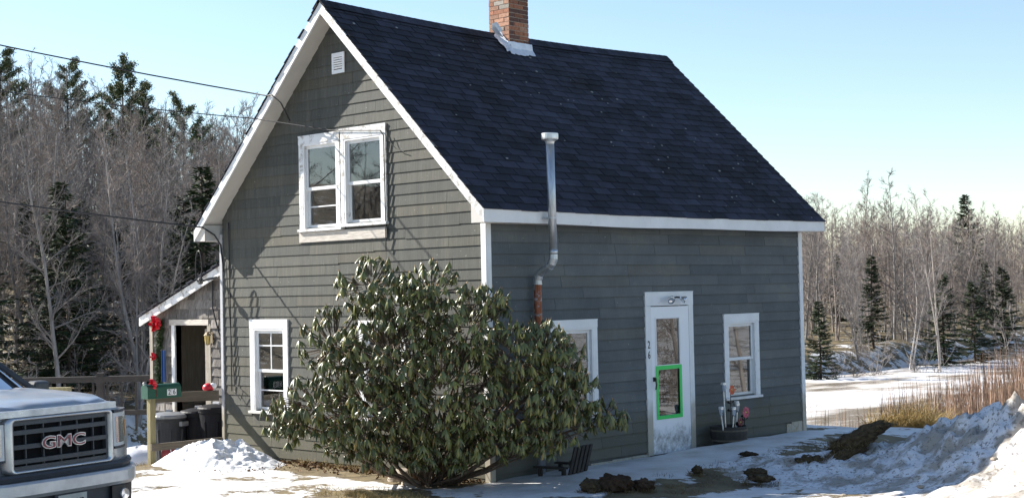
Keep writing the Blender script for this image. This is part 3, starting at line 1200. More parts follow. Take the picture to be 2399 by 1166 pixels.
# twin floodlight
fl = thing('floodlight', 'twin headed clear floodlight above the white storm door', 'floodlight', (.037, 3.63, 2.16))
MB().lathe([(.03, 0), (.05, .004), (.05, .02), (.02, .028)], axis='x', k=16).build('mounting_plate', M['black'], fl)
for s in (-1, 1):
    arm = MB()
    arm.tube([(.02, s * .02, .02), (.05, s * .06, .035), (.07, s * .10, .03)], .012, 8)
    arm.build('arm', M['black'], fl)
    hd = MB()
    prof = [(.018, -.06), (.028, -.04), (.045, -.01), (.055, .02), (.055, .026), (.03, .012), (.001, .0)]
    hd.lathe(prof, k=18)
    o = hd.build('lamp_head', M['lens'], fl, smooth=True)
    o.location = (.11, s * (.155 if s < 0 else .15), .0)
    o.rotation_euler = (0, R_(115), R_(-25 if s < 0 else 40))
# gable vent
gv = link('gable_vent', None, gable_wall)
vx0, vx1, vz0, vz1 = -2.86, -2.60, 5.33, 5.61
mb = MB()
for a, b_, c, d in ((vx0, vx0 + .04, vz0, vz1), (vx1 - .04, vx1, vz0, vz1), (vx0 + .04, vx1 - .04, vz1 - .04, vz1), (vx0 + .04, vx1 - .04, vz0, vz0 + .05)):
    mb.box((a, -.034, c), (b_, -.016, d))
mb.build('vent_frame', M['white'], gv)
MB().box((vx0 + .04, -.02, vz0 + .05), (vx1 - .04, -.016, vz1 - .04)).build('vent_back', M['black'], gv)
for i in range(6):
    zc = vz0 + .065 + i * .031
    MB().box((vx0 + .04, -.034, zc), (vx1 - .04, -.022, zc + .021), rot=(R_(25), 0, 0)).build('slat', M['white'], gv)

# ------------------------------------------------------------------ stove vent pipe
vp = thing('vent_pipe', 'tall galvanised vent pipe jogging out past the white eave', 'pipe', (.12, .79, -.05))
PB = Vector((.12, .79, -.05))
mb = MB()
mb.tube([Vector((.40, .79, 2.80)) - PB, Vector((.395, .775, 4.16)) - PB], .052, 16)
mb.tube([Vector((.40, .79, 2.77)) - PB, Vector((.40, .79, 2.83)) - PB], .056, 16)
mb.build('upper_pipe', M['galv'], vp, smooth=True)
el = MB()
pts = [(.40, .79, 2.80), (.40, .79, 2.72), (.375, .79, 2.66), (.32, .79, 2.62), (.22, .79, 2.575), (.155, .79, 2.53), (.125, .79, 2.46), (.12, .79, 2.40)]
el.tube([Vector(p) - PB for p in pts], .054, 14)
for a, b_ in ((1, .3), (2, .9), (5, .6), (6, .8)):
    q = Vector(pts[a]).lerp(Vector(pts[a + 1]), b_)
    dv = (Vector(pts[a + 1]) - Vector(pts[a])).normalized() * .008
    el.tube([q - dv - PB, q + dv - PB], .0585, 14)
el.build('elbow', M['galv'], vp, smooth=False)
MB().tube([Vector((.12, .79, 1.75)) - PB, Vector((.12, .79, 2.42)) - PB], .050, 14).build('rusty_section', M['rust'], vp, smooth=True)
mb = MB()
mb.tube([Vector((.12, .79, -.12)) - PB, Vector((.12, .79, 1.76)) - PB], .052, 14)
mb.tube([Vector((.12, .79, .30)) - PB, Vector((.12, .79, .33)) - PB], .057, 14)
mb.build('lower_pipe', M['galv'], vp, smooth=True)
c = Vector((.395, .775, 4.16)) - PB
MB().lathe([(.05, -.02), (.06, .02), (.105, .045), (.108, .06), (.108, .115), (.10, .122), (.02, .125)], c, 22).build('rain_cap', M['alu'], vp)
mb = MB()
mb.tube([Vector((.398, .79, 3.215)) - PB, Vector((.398, .79, 3.235)) - PB], .057, 16)
mb.box(Vector((.31, .70, 3.215)) - PB, Vector((.318, .88, 3.235)) - PB)
mb.box(Vector((.315, .725, 3.216)) - PB, Vector((.40, .735, 3.234)) - PB)
mb.box(Vector((.315, .845, 3.216)) - PB, Vector((.40, .855, 3.234)) - PB)
mb.build('strap', M['galv'], vp)

# ------------------------------------------------------------------ lean-to entry
LY = .45
lt = thing('lean_to', 'weathered cedar shingled lean-to with open dark doorway', 'shed', (-8.1, LY, 0))
LO = Vector((-8.1, LY, 0))
lx0, lx1 = -8.12, -5.56
ldx = (-7.45, -6.55)
ltop = lambda x: 2.06 + .345 * (x + 8.28)
LT = ltop


def lbox(mb, a, b):
    return mb.box(Vector(a) - LO, Vector(b) - LO)


mb = MB()
wall_f = link('shingle_wall', None, lt)
q = lambda pts: [(x - LO.x, z) for x, z in pts]
mb.prism(q([(lx0, -.15), (ldx[0], -.15), (ldx[0], ltop(ldx[0]) - .1), (lx0, ltop(lx0) - .1)]), 'y', .0, .1)
mb.prism(q([(ldx[1], -.15), (lx1, -.15), (lx1, ltop(lx1) - .1), (ldx[1], ltop(ldx[1]) - .1)]), 'y', .0, .1)
mb.prism(q([(ldx[0], 1.9), (ldx[1], 1.9), (ldx[1], ltop(ldx[1]) - .1), (ldx[0], ltop(ldx[0]) - .1)]), 'y', .0, .1)
lbox(mb, (lx0, LY + .1, -.15), (lx0 + .1, LY + 2.8, 1.98))
lbox(mb, (lx0, LY + 2.8, -.15), (lx1, LY + 2.9, 2.0))
mb.build('sheathing', M['cedar_wood'], wall_f)
mb = MB()
lbox(mb, (lx0 + .1, LY + 1.3, -.05), (lx1, LY + 1.36, 2.4))
lbox(mb, (lx0 + .1, LY + .1, -.15), (lx1, LY + 2.8, -.02))
mb.build('inner_wall', basic('brown_inner_boards', (.13, .075, .045), .8, .5, 5, stretch=(8, 1, 3), bmp=.5), lt)
lr = random.Random(31)
z = -.05
r = 0
while z < 3.0:
    ex_ = .148 + lr.uniform(-.006, .006)
    x = lx0 - .01
    while x < lx1 - .02:
        wd = lr.uniform(.10, .24)
        x2 = min(x + wd, lx1 - .002)
        zt = z + ex_ + .02
        lim_ = ltop(x) - .10
        if z < lim_ - .02 and x2 - x > .02:
            inside = z + .02 < 1.97 and x < ldx[1] + .10 and x2 > ldx[0] - .10
            xs2 = [(x, x2)]
            if inside:
                xs2 = []
                if x < ldx[0] - .10:
                    xs2.append((x, min(x2, ldx[0] - .09)))
                if x2 > ldx[1] + .10:
                    xs2.append((max(x, ldx[1] + .09), x2))
            for a, c_ in xs2:
                if c_ - a < .02:
                    continue
                dz = lr.uniform(-.008, .008)
                th_ = lr.uniform(.022, .034)
                p = [(a + .002, -th_, z + dz), (c_ - .002, -th_, z + dz + lr.uniform(-.003, .003)), (c_ - .002, -.001, z + dz), (a + .002, -.001, z + dz),
                     (a + .002, -.003, min(zt, ltop(a) - .08)), (c_ - .002, -.003, min(zt, ltop(c_) - .08)), (c_ - .002, -.001, min(zt, ltop(c_) - .08)), (a + .002, -.001, min(zt, ltop(a) - .08))]
                MB().add([(v[0] - LO.x, v[1], v[2]) for v in p], [(0, 3, 2, 1), (4, 5, 6, 7), (0, 1, 5, 4), (1, 2, 6, 5), (2, 3, 7, 6), (3, 0, 4, 7)]).build('shingle', M['cedar'], wall_f)
        x = x2
    z += ex_
lroof = link('lean_to_roof', None, lt)
mb = MB()
mb.prism(q([(-8.28, ltop(-8.28) - .02), (lx1, ltop(lx1) - .02), (lx1, ltop(lx1) - .09), (-8.28, ltop(-8.28) - .09)]), 'y', -.12, 3.0)
mb.build('roof_deck', M['cedar_wood'], lroof)
MB().prism(q([(-8.29, ltop(-8.29) - .03), (lx1, ltop(lx1) - .03), (lx1, ltop(lx1) - .17), (-8.29, ltop(-8.29) - .17)]), 'y', -.145, -.121).build('rake_board', M['trim_peel'], lroof, fixn=True)
d = 0
i = 0
Ls = (lx1 + 8.31) / math.cos(math.atan(.345))
while d < Ls - .05:
    d2 = min(d + .175, Ls)
    xa, xb = -8.31 + (d) * .945, -8.31 + d2 * .945
    yo = -.17 - lr.uniform(0, .02) - (.035 if i % 2 else 0)
    vs = []
    for x, up_ in ((xa, .012), (xb, .002)):
        for y in (yo, 3.05):
            for e in (0, -.014):
                vs.append((x - LO.x, y, ltop(x) - .012 + up_ + e))
    MB().add(vs, [(0, 2, 6, 4), (1, 5, 7, 3), (0, 1, 3, 2), (4, 6, 7, 5), (0, 4, 5, 1), (2, 3, 7, 6)]).build('roof_course', M['asphalt'], lroof, fixn=True)
    d = d2
    i += 1
dcas = link('doorway', None, lt)
mb = MB()
lbox(mb, (ldx[0] - .085, LY - .03, -.05), (ldx[0], LY + .1, 1.9))
mb.build('white_casing', M['trim'], dcas)
mb = MB()
lbox(mb, (ldx[1], LY - .03, -.05), (ldx[1] + .085, LY + .1, 1.92))
mb.build('bare_casing', M['cedar_wood'], dcas)
mb = MB()
lbox(mb, (ldx[0] - .14, LY - .036, 1.9), (ldx[1] + .04, LY + .1, 1.99))
mb.build('head_casing', M['bare_wood'], dcas)
mb = MB()
lbox(mb, (ldx[1] - .13, LY + .02, -.02), (ldx[1] - .01, LY + .055, 1.84))
mb.build('storm_door_edge', M['cedar_wood'], dcas)
mb = MB()
lbox(mb, (lx0 - .03, LY - .04, -.15), (lx0 + .055, LY + .05, ltop(lx0) - .1))
mb.build('corner_post', M['cedar_wood'], lt)
# wreath inside
wr = thing('wreath', 'dark round wreath hanging inside the lean-to doorway', 'wreath', (-7.05, LY + 1.27, 1.38))
mb = MB()
mb.tube([(.22 * math.cos(a), 0, .22 * math.sin(a)) for a in np.linspace(0, 2 * math.pi, 25)], .045, 8)
mb.build('ring', M['soil'], wr, smooth=True)
mb = MB()
for i in range(3):
    mb.lathe([(.002, -.03), (.035, -.02), (.04, 0), (.03, .02), (.002, .03)], (-.06 + .06 * i, -.03, -.03 + .04 * (i % 2)), 10, axis='y')
mb.build('ornaments', M['brass'], wr, smooth=True)
# lantern
ln = thing('wall_lantern', 'brass wall lantern with amber glass beside the lean-to doorway', 'lantern', (-6.42, LY - .03, 1.66))
ln.scale = (.75, .75, .75)
mb = MB()
mb.box((-.04, -.01, -.05), (.04, 0.0, .18))
mb.tube([(0, -.01, .14), (0, -.06, .19), (0, -.11, .17)], .012, 6)
mb.build('bracket', M['brass'], ln)
mb = MB()
mb.lathe([(.005, .19), (.03, .17), (.075, .12), (.08, .11)], (0, -.11, 0), 8)
mb.build('hood', M['brass'], ln)
MB().lathe([(.045, -.06), (.055, .0), (.06, .105)], (0, -.11, 0), 8).build('lantern_glass', M['amber'], ln)
mb = MB()
for i in range(4):
    a = i * math.pi / 2 + .4
    mb.tube([(.05 * math.cos(a), -.11 + .05 * math.sin(a), -.07), (.064 * math.cos(a), -.11 + .064 * math.sin(a), .11)], .006, 5)
mb.lathe([(.002, -.09), (.045, -.075), (.05, -.06), (.01, -.058)], (0, -.11, 0), 8)
mb.build('cage', M['brass'], ln)


# garland and bows
def bow(loc, s, label, tails=.0):
    b = thing('bow', label, 'bow', loc)
    mb = MB()
    for k_ in range(10):
        a = k_ * 36 + 18
        dx, dz = math.sin(R_(a)), math.cos(R_(a))
        wv = .028 * s
        n = 9
        vs = []
        for i in range(n):
            th = 2 * math.pi * i / (n - 1)
            r_ = .5 * (1 - math.cos(th)) * (.115 if k_ % 2 else .085) * s
            off = .03 * s * math.sin(th)
            c_ = Vector((dx * r_ - dz * off, -.03 * s - (.05 + .03 * (k_ % 2)) * s * math.sin(th / 2), dz * r_ + dx * off))
            vs += [c_ + Vector((-dz * wv * .3, -wv, dx * wv * .3)), c_ + Vector((dz * wv * .3, wv, -dx * wv * .3))]
        mb.add(vs, [(2 * i, 2 * i + 2, 2 * i + 3, 2 * i + 1) for i in range(n - 1)])
    mb.lathe([(.002, -.03 * s), (.03 * s, -.02 * s), (.035 * s, 0), (.03 * s, .02 * s), (.002, .03 * s)], (0, -.06 * s, 0), 10)
    mb.build('loops', M['red'], b, smooth=True)
    if tails:
        mb = MB()
        for sg in (-1, 1):
            vs = []
            for i in range(6):
                c_ = Vector((sg * (.01 + .05 * i / 5) - .03 * i / 5, -.03 - .01 * math.sin(i * 2), -tails * i / 5))
                vs += [c_ + Vector((-.02, .003, 0)), c_ + Vector((.02, -.003, 0))]
            mb.add(vs, [(2 * i, 2 * i + 2, 2 * i + 3, 2 * i + 1) for i in range(5)])
        mb.build('ribbon_tail', M['red'], b)
    return b


gd = thing('garland', 'evergreen garland hanging beside the lean-to doorway', 'garland', (-7.80, LY - .06, .75))
mb = MB()
gp = [(-7.78, 1.95), (-7.84, 1.7), (-7.86, 1.4), (-7.87, 1.1), (-7.80, .85)]
mb.tube([(x - gd.location.x, 0, zz_ - .75) for x, zz_ in gp], .02, 6)
mb.build('cord', M['stem'], gd)
mb = MB()
for i in range(2800):
    t_ = lr.uniform(0, 3.999)
    k_ = int(t_)
    f_ = t_ - k_
    c_ = Vector((gp[k_][0] * (1 - f_) + gp[k_ + 1][0] * f_ - gd.location.x, 0, gp[k_][1] * (1 - f_) + gp[k_ + 1][1] * f_ - .75))
    dv = Vector((lr.gauss(0, 1), lr.gauss(0, .7), lr.gauss(0, 1))).normalized() * lr.uniform(.06, .12)
    sd = dv.cross(Vector((lr.gauss(0, 1), lr.gauss(0, 1), lr.gauss(0, 1)))).normalized() * .008
    mb.add([c_ - sd, c_ + sd, c_ + dv], [(0, 1, 2)])
mb.build('needles', M['green_garland'], gd, kind='stuff')
bow((-7.73, LY - .09, 1.93), 1.15, 'large red bow at the top of the garland, under the lean-to eave')
bow((-7.88, LY - .09, 1.40), .6, 'small red bow halfway down the garland')
# blue shovel
sh = thing('snow_shovel', 'blue plastic snow shovel leaning by the lean-to doorway', 'shovel', (-7.64, LY - .10, 0))
mb = MB()
mb.box((-.03, -.01, 1.0), (.03, .012, 1.5))
mb.box((-.035, -.03, 1.0), (-.0305, .0, 1.5))
mb.box((.0305, -.03, 1.0), (.035, .0, 1.5))
mb.build('scoop', M['bluep'], sh)
MB().tube([(0, .0, .0), (0, .0, 1.0)], .014, 8).build('shaft', M['cedar_wood'], sh)

# ------------------------------------------------------------------ mailbox, post, rails, cans
PX, PY = -5.63, -1.18
gp0 = gz(PX, PY)
fe = thing('rail_fence', 'short timber rail fence between mailbox post and house corner', 'fence', (PX, PY, gp0))
MB().box((-.045, -.045, -.2), (.045, .045, .90 - gp0)).build('post', M['post'], fe, bevel=.004)
mb = MB()
mb.add([(-.02, .045, .84 - gp0), (.02, .045, .84 - gp0), (.02, -PY - .03, .80 - gp0), (-.02, -PY - .03, .80 - gp0), (-.02, .045, .98 - gp0), (.02, .045, .98 - gp0), (.02, -PY - .03, .95 - gp0), (-.02, -PY - .03, .95 - gp0)],
       [(0, 3, 2, 1), (4, 5, 6, 7), (0, 1, 5, 4), (1, 2, 6, 5), (2, 3, 7, 6), (3, 0, 4, 7)])
mb.build('top_rail', M['rail'], fe, bevel=.003)
mb = MB()
mb.box((.046, -.05, .16 - gp0), (.086, -PY - .03, .26 - gp0))
mb.build('lower_rail', M['rail'], fe, bevel=.003)
mbx = thing('mailbox', 'green plastic mailbox numbered 26 on its timber post', 'mailbox', (PX + .01, PY, .90))


def arch(w_, h_, n=10):
    pts = [(-w_ / 2, 0), (w_ / 2, 0)]
    r_ = w_ / 2
    for i in range(n + 1):
        a = math.pi * i / n
        pts.append((r_ * math.cos(a), h_ - r_ * .8 + r_ * .8 * math.sin(a)))
    return pts


MB().prism(arch(.165, .205), 'y', -.08, .45).build('shell', M['mail'], mbx, bevel=.006, fixn=True)
MB().prism(arch(.178, .213), 'y', -.115, -.081).build('front_door', M['mail'], mbx, bevel=.004, fixn=True)
mb = MB()
mb.tube([(0, -.12, .20), (0, -.135, .225), (0, -.12, .235)], .009, 6)
mb.build('latch', M['white'], mbx)
for i, (dg_, yc) in enumerate((('2', .245), ('6', .325))):
    MB().box((.084, yc - .038, .035), (.0855, yc + .038, .125)).build('number_sticker', M['white'], mbx)
    me = text_mesh(dg_, .105, .0008, .0008, name='number')
    me.materials.append(M['ink'])
    o = link('number', me, mbx)
    o.location = (.0868, yc, .08)
    o.rotation_euler = (R_(90), 0, R_(90))
    o.scale = (.9, 1, 1)
bow((PX + .06, PY + .06, 1.10), .75, 'red ribbon bow draped over the green mailbox', .17)


def trash_can(x, y, m, ml, label, rz, white=False):
    z0 = gz(x, y) - .01
    c_ = thing('trash_can', label, 'trash can', (x, y, z0), rz, 'trash cans by the lean-to')
    mb = MB()
    c_.scale = (1.06, 1.06, 1.12)
    prof = [(.19, .0), (.205, .03), (.245, .60), (.262, .615), (.262, .66), (.25, .665)]
    mb.lathe(prof, k=28)
    # ribs
    for j in range(8):
        a = j * math.pi / 4
        mb.tube([(.195 * math.cos(a), .195 * math.sin(a), .04), (.240 * math.cos(a), .240 * math.sin(a), .50)], .018, 6)
    mb.build('bin', m, c_, smooth=False)
    mb = MB()
    mb.lathe([(.272, .645), (.275, .67), (.26, .69), (.15, .715), (.02, .725)], k=28)
    mb.build('lid', ml, c_, smooth=False)
    for s in (-1, 1):
        mb = MB()
        mb.box((s * .25 - .012, -.07, .54), (s * .25 + .03 * s + .012, .07, .60))
        mb.build('handle', ml, c_)
    mb = MB()
    mb.box((-.06, -.015, .72), (.06, .015, .75))
    mb.build('lid_grip', M['white'] if white else ml, c_)


trash_can(-6.50, -.32, M['can'], M['canlid'], 'grey trash can nearest the mailbox post', .3)
trash_can(-6.32, .10, M['can2'], M['can2'], 'black trash can in the middle of three', 1.0, True)
trash_can(-5.92, .14, M['can2'], M['can2'], 'black trash can closest to the house corner', .2, True)
# red bucket lying
bk = thing('bucket', 'dark red bucket lying on its side below the rail fence', 'bucket', (-5.75, -.75, gz(-5.75, -.75) + .11))
mb = MB()
mb.lathe([(.085, -.13), (.09, -.128), (.115, .12), (.12, .13), (.11, .13), (.085, -.10), (.001, -.10)], k=20)
o = mb.build('pail', M['darkred'], bk, smooth=True)
o.rotation_euler = (R_(90), 0, R_(-60))
mb = MB()
mb.tube([(.118 * math.cos(a), .05 - .06 * math.sin(a), .118 * math.sin(a)) for a in np.linspace(0, math.pi, 9)], .004, 5)
o = mb.build('bail', M['galv'], bk)
o.rotation_euler = (0, 0, R_(-60))
# white sack
sk = MB()
vs = []
fs = []
n1, n2 = 16, 28
for i in range(n1 + 1):
    ph = math.pi * i / n1
    for j in range(n2):
        th = 2 * math.pi * j / n2
        nn = 1 + .22 * float(fbm(3 + 1.2 * math.cos(th) + ph, 7 + 1.2 * math.sin(th) + ph * 1.3)) * 2
        sq = abs(math.sin(ph)) ** .7
        vs.append((.42 * sq * math.cos(th) * nn, .34 * sq * math.sin(th) * nn, max(-.02, .24 + .27 * math.cos(ph) * nn)))
for i in range(n1):
    for j in range(n2):
        fs.append((i * n2 + j, i * n2 + (j + 1) % n2, (i + 1) * n2 + (j + 1) % n2, (i + 1) * n2 + j))
sk.add(vs, fs)
o = sk.build('plastic_sack', M['bag'], smooth=True)
o.location = (-7.50, -.28, gz(-7.5, -.28) - .02)
o.rotation_euler = (0, 0, .5)
tag(o, 'bulging white plastic sack on the ground behind the mailbox post', 'sack')
# ground planks at entry
for i, (x, y, L_) in enumerate(((-7.0, -1.15, 2.4), (-7.1, -.95, 2.2))):
    mb = MB().box((-L_ / 2, -.08, 0), (L_ / 2, .08, .045))
    o = mb.build('walkway_plank', M['plank'], bevel=.004)
    o.location = (x, y, gz(x, y) + .01)
    o.rotation_euler = (0, 0, R_(4 - 7 * i))
    tag(o, ('weathered plank lying nearest the road beside the mailbox post', 'weathered plank lying behind the front plank by the post')[i], 'plank')
# santa ornament
sn = thing('santa_hat_ornament', 'red and white plush hat ornament on the rail by the corner', 'ornament', (-5.70, -.16, .965))
sn.scale = (.75, .75, .75)
MB().lathe([(.002, -.03), (.09, -.02), (.115, .03), (.10, .08), (.05, .12), (.002, .13)], (0, 0, 0), 16).build('cap', M['red'], sn, smooth=True)
MB().lathe([(.002, -.06), (.06, -.045), (.075, .0), (.06, .045), (.002, .06)], (.05, .08, .07), 14).build('pompom', M['white'], sn, smooth=True)
# far railing at left
M['shaderail'] = basic('shade_dark_rail', (.04, .034, .03), .85, .3, 6)  # rail colour darkened to stand for the shade it lies in
fr = thing('deck_railing', 'weathered railing coloured dark for shade, far behind the pickup truck', 'railing', (-14.5, 2.6, gz(-14.5, 2.6)))
fz = fr.location.z
MB().box((-4.0, -.07, .67 - fz), (4.6, .07, .79 - fz)).build('rail', M['shaderail'], fr)
MB().box((-4.0, -.05, .0 - fz), (4.6, .05, .1 - fz)).build('rail', M['shaderail'], fr)
for i in range(30):
    x = -3.9 + i * .29
    MB().box((x - .02, -.02, -.3 - fz), (x + .02, .02, .65 - fz)).build('baluster', M['shaderail'], fr)
for x in (-2.9, .6, 3.4):
    MB().box((x - .07, -.06, -1.6 - fz + gz(-14.5, 2.6)), (x + .07, .08, .86 - fz)).build('post', M['shaderail'], fr)
fr.rotation_euler = (0, 0, R_(43))
bm0 = MB().box((-.75, -.10, -.075), (.75, .10, .075)).build('timber_beam', M['post'])
bm0.location = (-13.6, 1.25, .60)
bm0.rotation_euler = (0, 0, R_(40))
tag(bm0, 'pale cut timber beam lying along the dark railing', 'beam')


# ------------------------------------------------------------------ cables
def cable(name, pts, r_, label, sag=0, n=20, mat='cable'):
    pts = [Vector(p) for p in pts]
    out = []
    for i in range(len(pts) - 1):
        m_ = n if i == 0 else 8
        for j in range(m_ + (1 if i == len(pts) - 2 else 0)):
            f_ = j / m_
            p = pts[i].lerp(pts[i + 1], f_)
            if i == 0:
                p.z -= sag * 4 * f_ * (1 - f_)
            out.append(p)
    mb = MB()
    mb.tube(out, r_, 6)
    return tag(mb.build(name, M[mat], smooth=True), label, 'cable')


cable('overhead_cable', [(-15.5, -11.5, 9.6), (-3.95, -.31, 5.13), (-3.78, -.36, 5.12), (-3.62, -.33, 5.0), (-3.66, -.20, 4.85), (-3.78, -.05, 4.78)], .011, 'uppermost overhead cable ending at the left rake board', .35)
cable('overhead_cable', [(-15.5, -11.5, 8.1), (-4.2, -.34, 4.83), (-2.85, -.055, 4.56), (-1.86, -.055, 4.47), (-1.80, -.05, 4.40), (-1.79, -.05, 3.25), (-1.80, -.045, 2.9)], .008, 'thin overhead cable running to the top of the upstairs windows', .4)
cable('service_drop', [(-15.5, -11.5, 6.5), (-5.58, -.30, 3.36), (-5.50, -.15, 3.25), (-5.47, -.06, 3.1), (-5.42, -.05, 2.7)], .013, 'twisted service cable reaching the left eave corner', .3)
cable('wall_cable', [(-5.30, -.035, 3.42), (-5.28, -.035, .95)], .009, 'black cable running straight down the gable beside the left corner', 0)
cable('wall_cable', [(-5.36, -.05, 2.85), (-5.20, -.04, 1.05), (-4.98, -.05, .95), (-5.05, -.05, .82), (-5.2, -.04, .95)], .006, 'thin looped cable dangling low on the gable left of the window', .05)
cable('wall_cable', [(-1.74, -.05, 4.42), (-1.55, -.045, 4.20), (-1.40, -.04, 4.15)], .005, 'short loose cable curling right of the upstairs windows', .03)
cable('lean_to_cable', [(-6.35, LY - .05, 2.65), (-6.36, LY - .05, 2.15), (-6.2, LY - .06, 1.8), (-5.85, LY - .06, 1.3)], .013, 'black cable sagging down the lean-to shingles', .0)
# loop of spare cable hung below the eave corner
mb = MB()
lp = []
for i in range(20):
    a = math.pi * 2 * i / 19
    lp.append((-5.66 + .08 * math.sin(a), -.32, 2.78 + .24 * math.cos(a)))
mb.tube(lp, .010, 6)
tag(mb.build('cable_loop', M['cable'], smooth=True), 'loop of spare cable hanging below the left eave', 'cable')
mb = MB()
mb.tube([(-5.60, -.04, 2.62), (-5.68, -.14, 2.60), (-5.72, -.22, 2.58)], .02, 8)
mb.lathe([(.002, -.05), (.04, -.04), (.045, .03), (.002, .06)], (-5.73, -.25, 2.57), 10)
tag(mb.build('insulator_bracket', M['cable_grey'], smooth=True), 'small insulator bracket on the left corner board', 'bracket')

# ------------------------------------------------------------------ things by the door
pl = thing('planter', 'dark barrel planter holding garden stakes right of the door', 'planter', (.34, 4.50, gz(.34, 4.5) - .02))
MB().lathe([(.20, 0), (.25, .05), (.27, .16), (.26, .25), (.25, .255), (.235, .2), (.001, .2)], k=22).build('barrel', M['oldchair'], pl)
for zz_ in (.06, .2):
    MB().lathe([(.262 if zz_ < .1 else .272, zz_ - .012), (.262 if zz_ < .1 else .272, zz_ + .012)], k=22).build('hoop', M['rail'], pl)
pz = gz(.34, 4.5)


def solar(x, y, h, lean, label):
    s_ = thing('solar_light', label, 'solar light', (x, y, pz + .18), 0, 'garden stakes by the door')
    mb = MB()
    tip = Vector((lean * .3, lean, h))
    mb.tube([(0, 0, 0), tip], .010, 8)
    mb.build('stake', M['alu'], s_)
    mb = MB()
    mb.lathe([(.012, -.005), (.022, .02), (.034, .09), (.034, .095)], tip, 12)
    mb.build('lamp', M['lens'], s_)
    MB().lathe([(.038, .095), (.038, .125), (.03, .13), (.002, .131)], tip, 12).build('solar_cap', M['alu'], s_)


def flower(x, y, h, mat, label, petals=6, size=.06, face=False):
    s_ = thing('garden_flower_stake', label, 'flower stake', (x, y, pz + .18), 0, 'garden stakes by the door')
    MB().tube([(0, 0, 0), (0, .01, h)], .005, 6).build('stem', M['can2'], s_)
    mb = MB()
    for i in range(petals):
        a = 2 * math.pi * i / petals
        c_ = Vector((.02, .01 + size * .75 * math.cos(a), h + size * .75 * math.sin(a)))
        vs = []
        for j in range(8):
            b_ = 2 * math.pi * j / 8
            vs.append(c_ + Vector((.006 * math.cos(b_ * 2), size * .45 * math.cos(b_), size * .45 * math.sin(b_))))
        mb.add(vs + [v + Vector((.004, 0, 0)) for v in vs], [tuple(range(7, -1, -1)), tuple(range(8, 16))] + [(j, (j + 1) % 8, (j + 1) % 8 + 8, j + 8) for j in range(8)])
    mb.build('petals', mat, s_)
    MB().lathe([(.002, .01), (size * .3, .018), (.002, .04)], (0, .01, h), 10, axis='x').build('flower_centre', M['amber'], s_)
    for k_ in (.45, .65):
        MB().add([(0, .01, h * k_), (.01, .06, h * k_ + .05), (.0, .09, h * k_ + .03), (-.01, .05, h * k_ + .01)], [(0, 1, 2, 3)]).add(
            [(0, .01, h * k_), (.01, -.06, h * k_ + .05), (.0, -.09, h * k_ + .03), (-.01, -.05, h * k_ + .01)], [(0, 1, 2, 3)]).build('leaf_pair', M['can2'], s_)


orange = basic('orange_petals', (.62, .11, .03), .5, .2, 9, bmp=0)
pinkm = basic('pink_petals', (.55, .10, .14), .5, .2, 9, bmp=0)
solar(.42, 4.26, .22, -.03, 'short solar stake light leftmost in the planter')
solar(.36, 4.40, .55, -.02, 'tall solar stake light standing left of the orange flower')
solar(.44, 4.46, .20, .02, 'short solar stake light in the middle of the planter')
solar(.36, 4.66, .24, .02, 'solar stake light behind the red flower')
solar(.30, 4.72, .26, .03, 'solar stake light at the right rim of the planter')
flower(.36, 4.53, .56, orange, 'tall orange garden flower stake')
flower(.42, 4.64, .10, M['darkred'], 'low dark red garden flower stake', 5, .055)
flower(.36, 4.86, .22, pinkm, 'pink daisy garden stake nearest the window', 8, .07)
# old chair against the wall behind the bush
oc = thing('old_lawn_chair', 'dark slatted wooden lawn chair against the wall behind the bush', 'chair', (.40, .86, gz(.40, .86) - .42), R_(-80))
oc.scale = (.85, .85, 1)
for i in range(5):
    x = -.22 + i * .11
    MB().box((x - .035, .20, .25), (x + .035, .222, .80), rot=(R_(-18), 0, 0), origin=(0, .21, .25)).build('back_slat', M['oldchair'], oc)
for i in range(4):
    y = -.2 + i * .11
    MB().box((-.26, y - .045, .30 - .02 * i), (.26, y + .045, .32 - .02 * i)).build('seat_slat', M['oldchair'], oc)
for s in (-1, 1):
    MB().box((s * .29 - .05, -.28, .50), (s * .29 + .05, .26, .523)).build('armrest', M['oldchair'], oc)
    MB().box((s * .28 - .025, -.22, 0), (s * .28 + .025, -.17, .50)).build('leg', M['oldchair'], oc)
    MB().box((s * .28 - .025, .18, 0), (s * .28 + .025, .23, .50)).build('leg', M['oldchair'], oc)
MB().box((-.27, .19, .55), (.27, .2, .62), rot=(R_(-18), 0, 0), origin=(0, .21, .25)).build('back_rail', M['oldchair'], oc)


# ------------------------------------------------------------------ snow heaps, sod, clods
def heap(name, x0, x1, y0, y1, step, hf, mat, label, cat):
    xs = np.arange(x0, x1 + 1e-6, step)
    ys = np.arange(y0, y1 + 1e-6, step)
    me, X, Y = grid_mesh(name, xs, ys, lambda x, y: ground(x, y) - .06 + hf(x, y), mat)
    o = link(name, me)
    return tag(o, label, cat)


def bank_h(x, y):
    cx_ = [1.9, 2.5, 3.0, 3.67, 4.56, 5.46, 6.5, 8.0, 10, 12]
    cy_ = [3.0, 3.05, 3.25, 3.35, 3.25, 3.0, 2.7, 2.4, 2.2, 2.0]
    hh = [.06, .20, .28, .40, .60, .82, .98, 1.05, 1.0, .0]
    c_ = np.interp(x, cx_, cy_)
    h_ = np.interp(x, cx_, hh)
    t_ = (y - c_)
    wf = np.where(t_ < 0, 1.02 + .15 * h_, 1.0)
    pr = np.exp(-np.abs(t_ / wf) ** 1.7)
    lump = 1 + .60 * fbm(x * 1.4, y * 1.4, 5) + .7 * (.2 - np.abs(fbm(x * 3.3, y * 3.3, 4))) + .55 * fbm(x * 8, y * 8, 3)
    return h_ * pr * lump * 1.05 + .09 * fbm(x * 6, y * 6, 3) * pr + .05 * np.maximum(0, fbm(x * 13, y * 13, 2)) * pr + .03 * pr


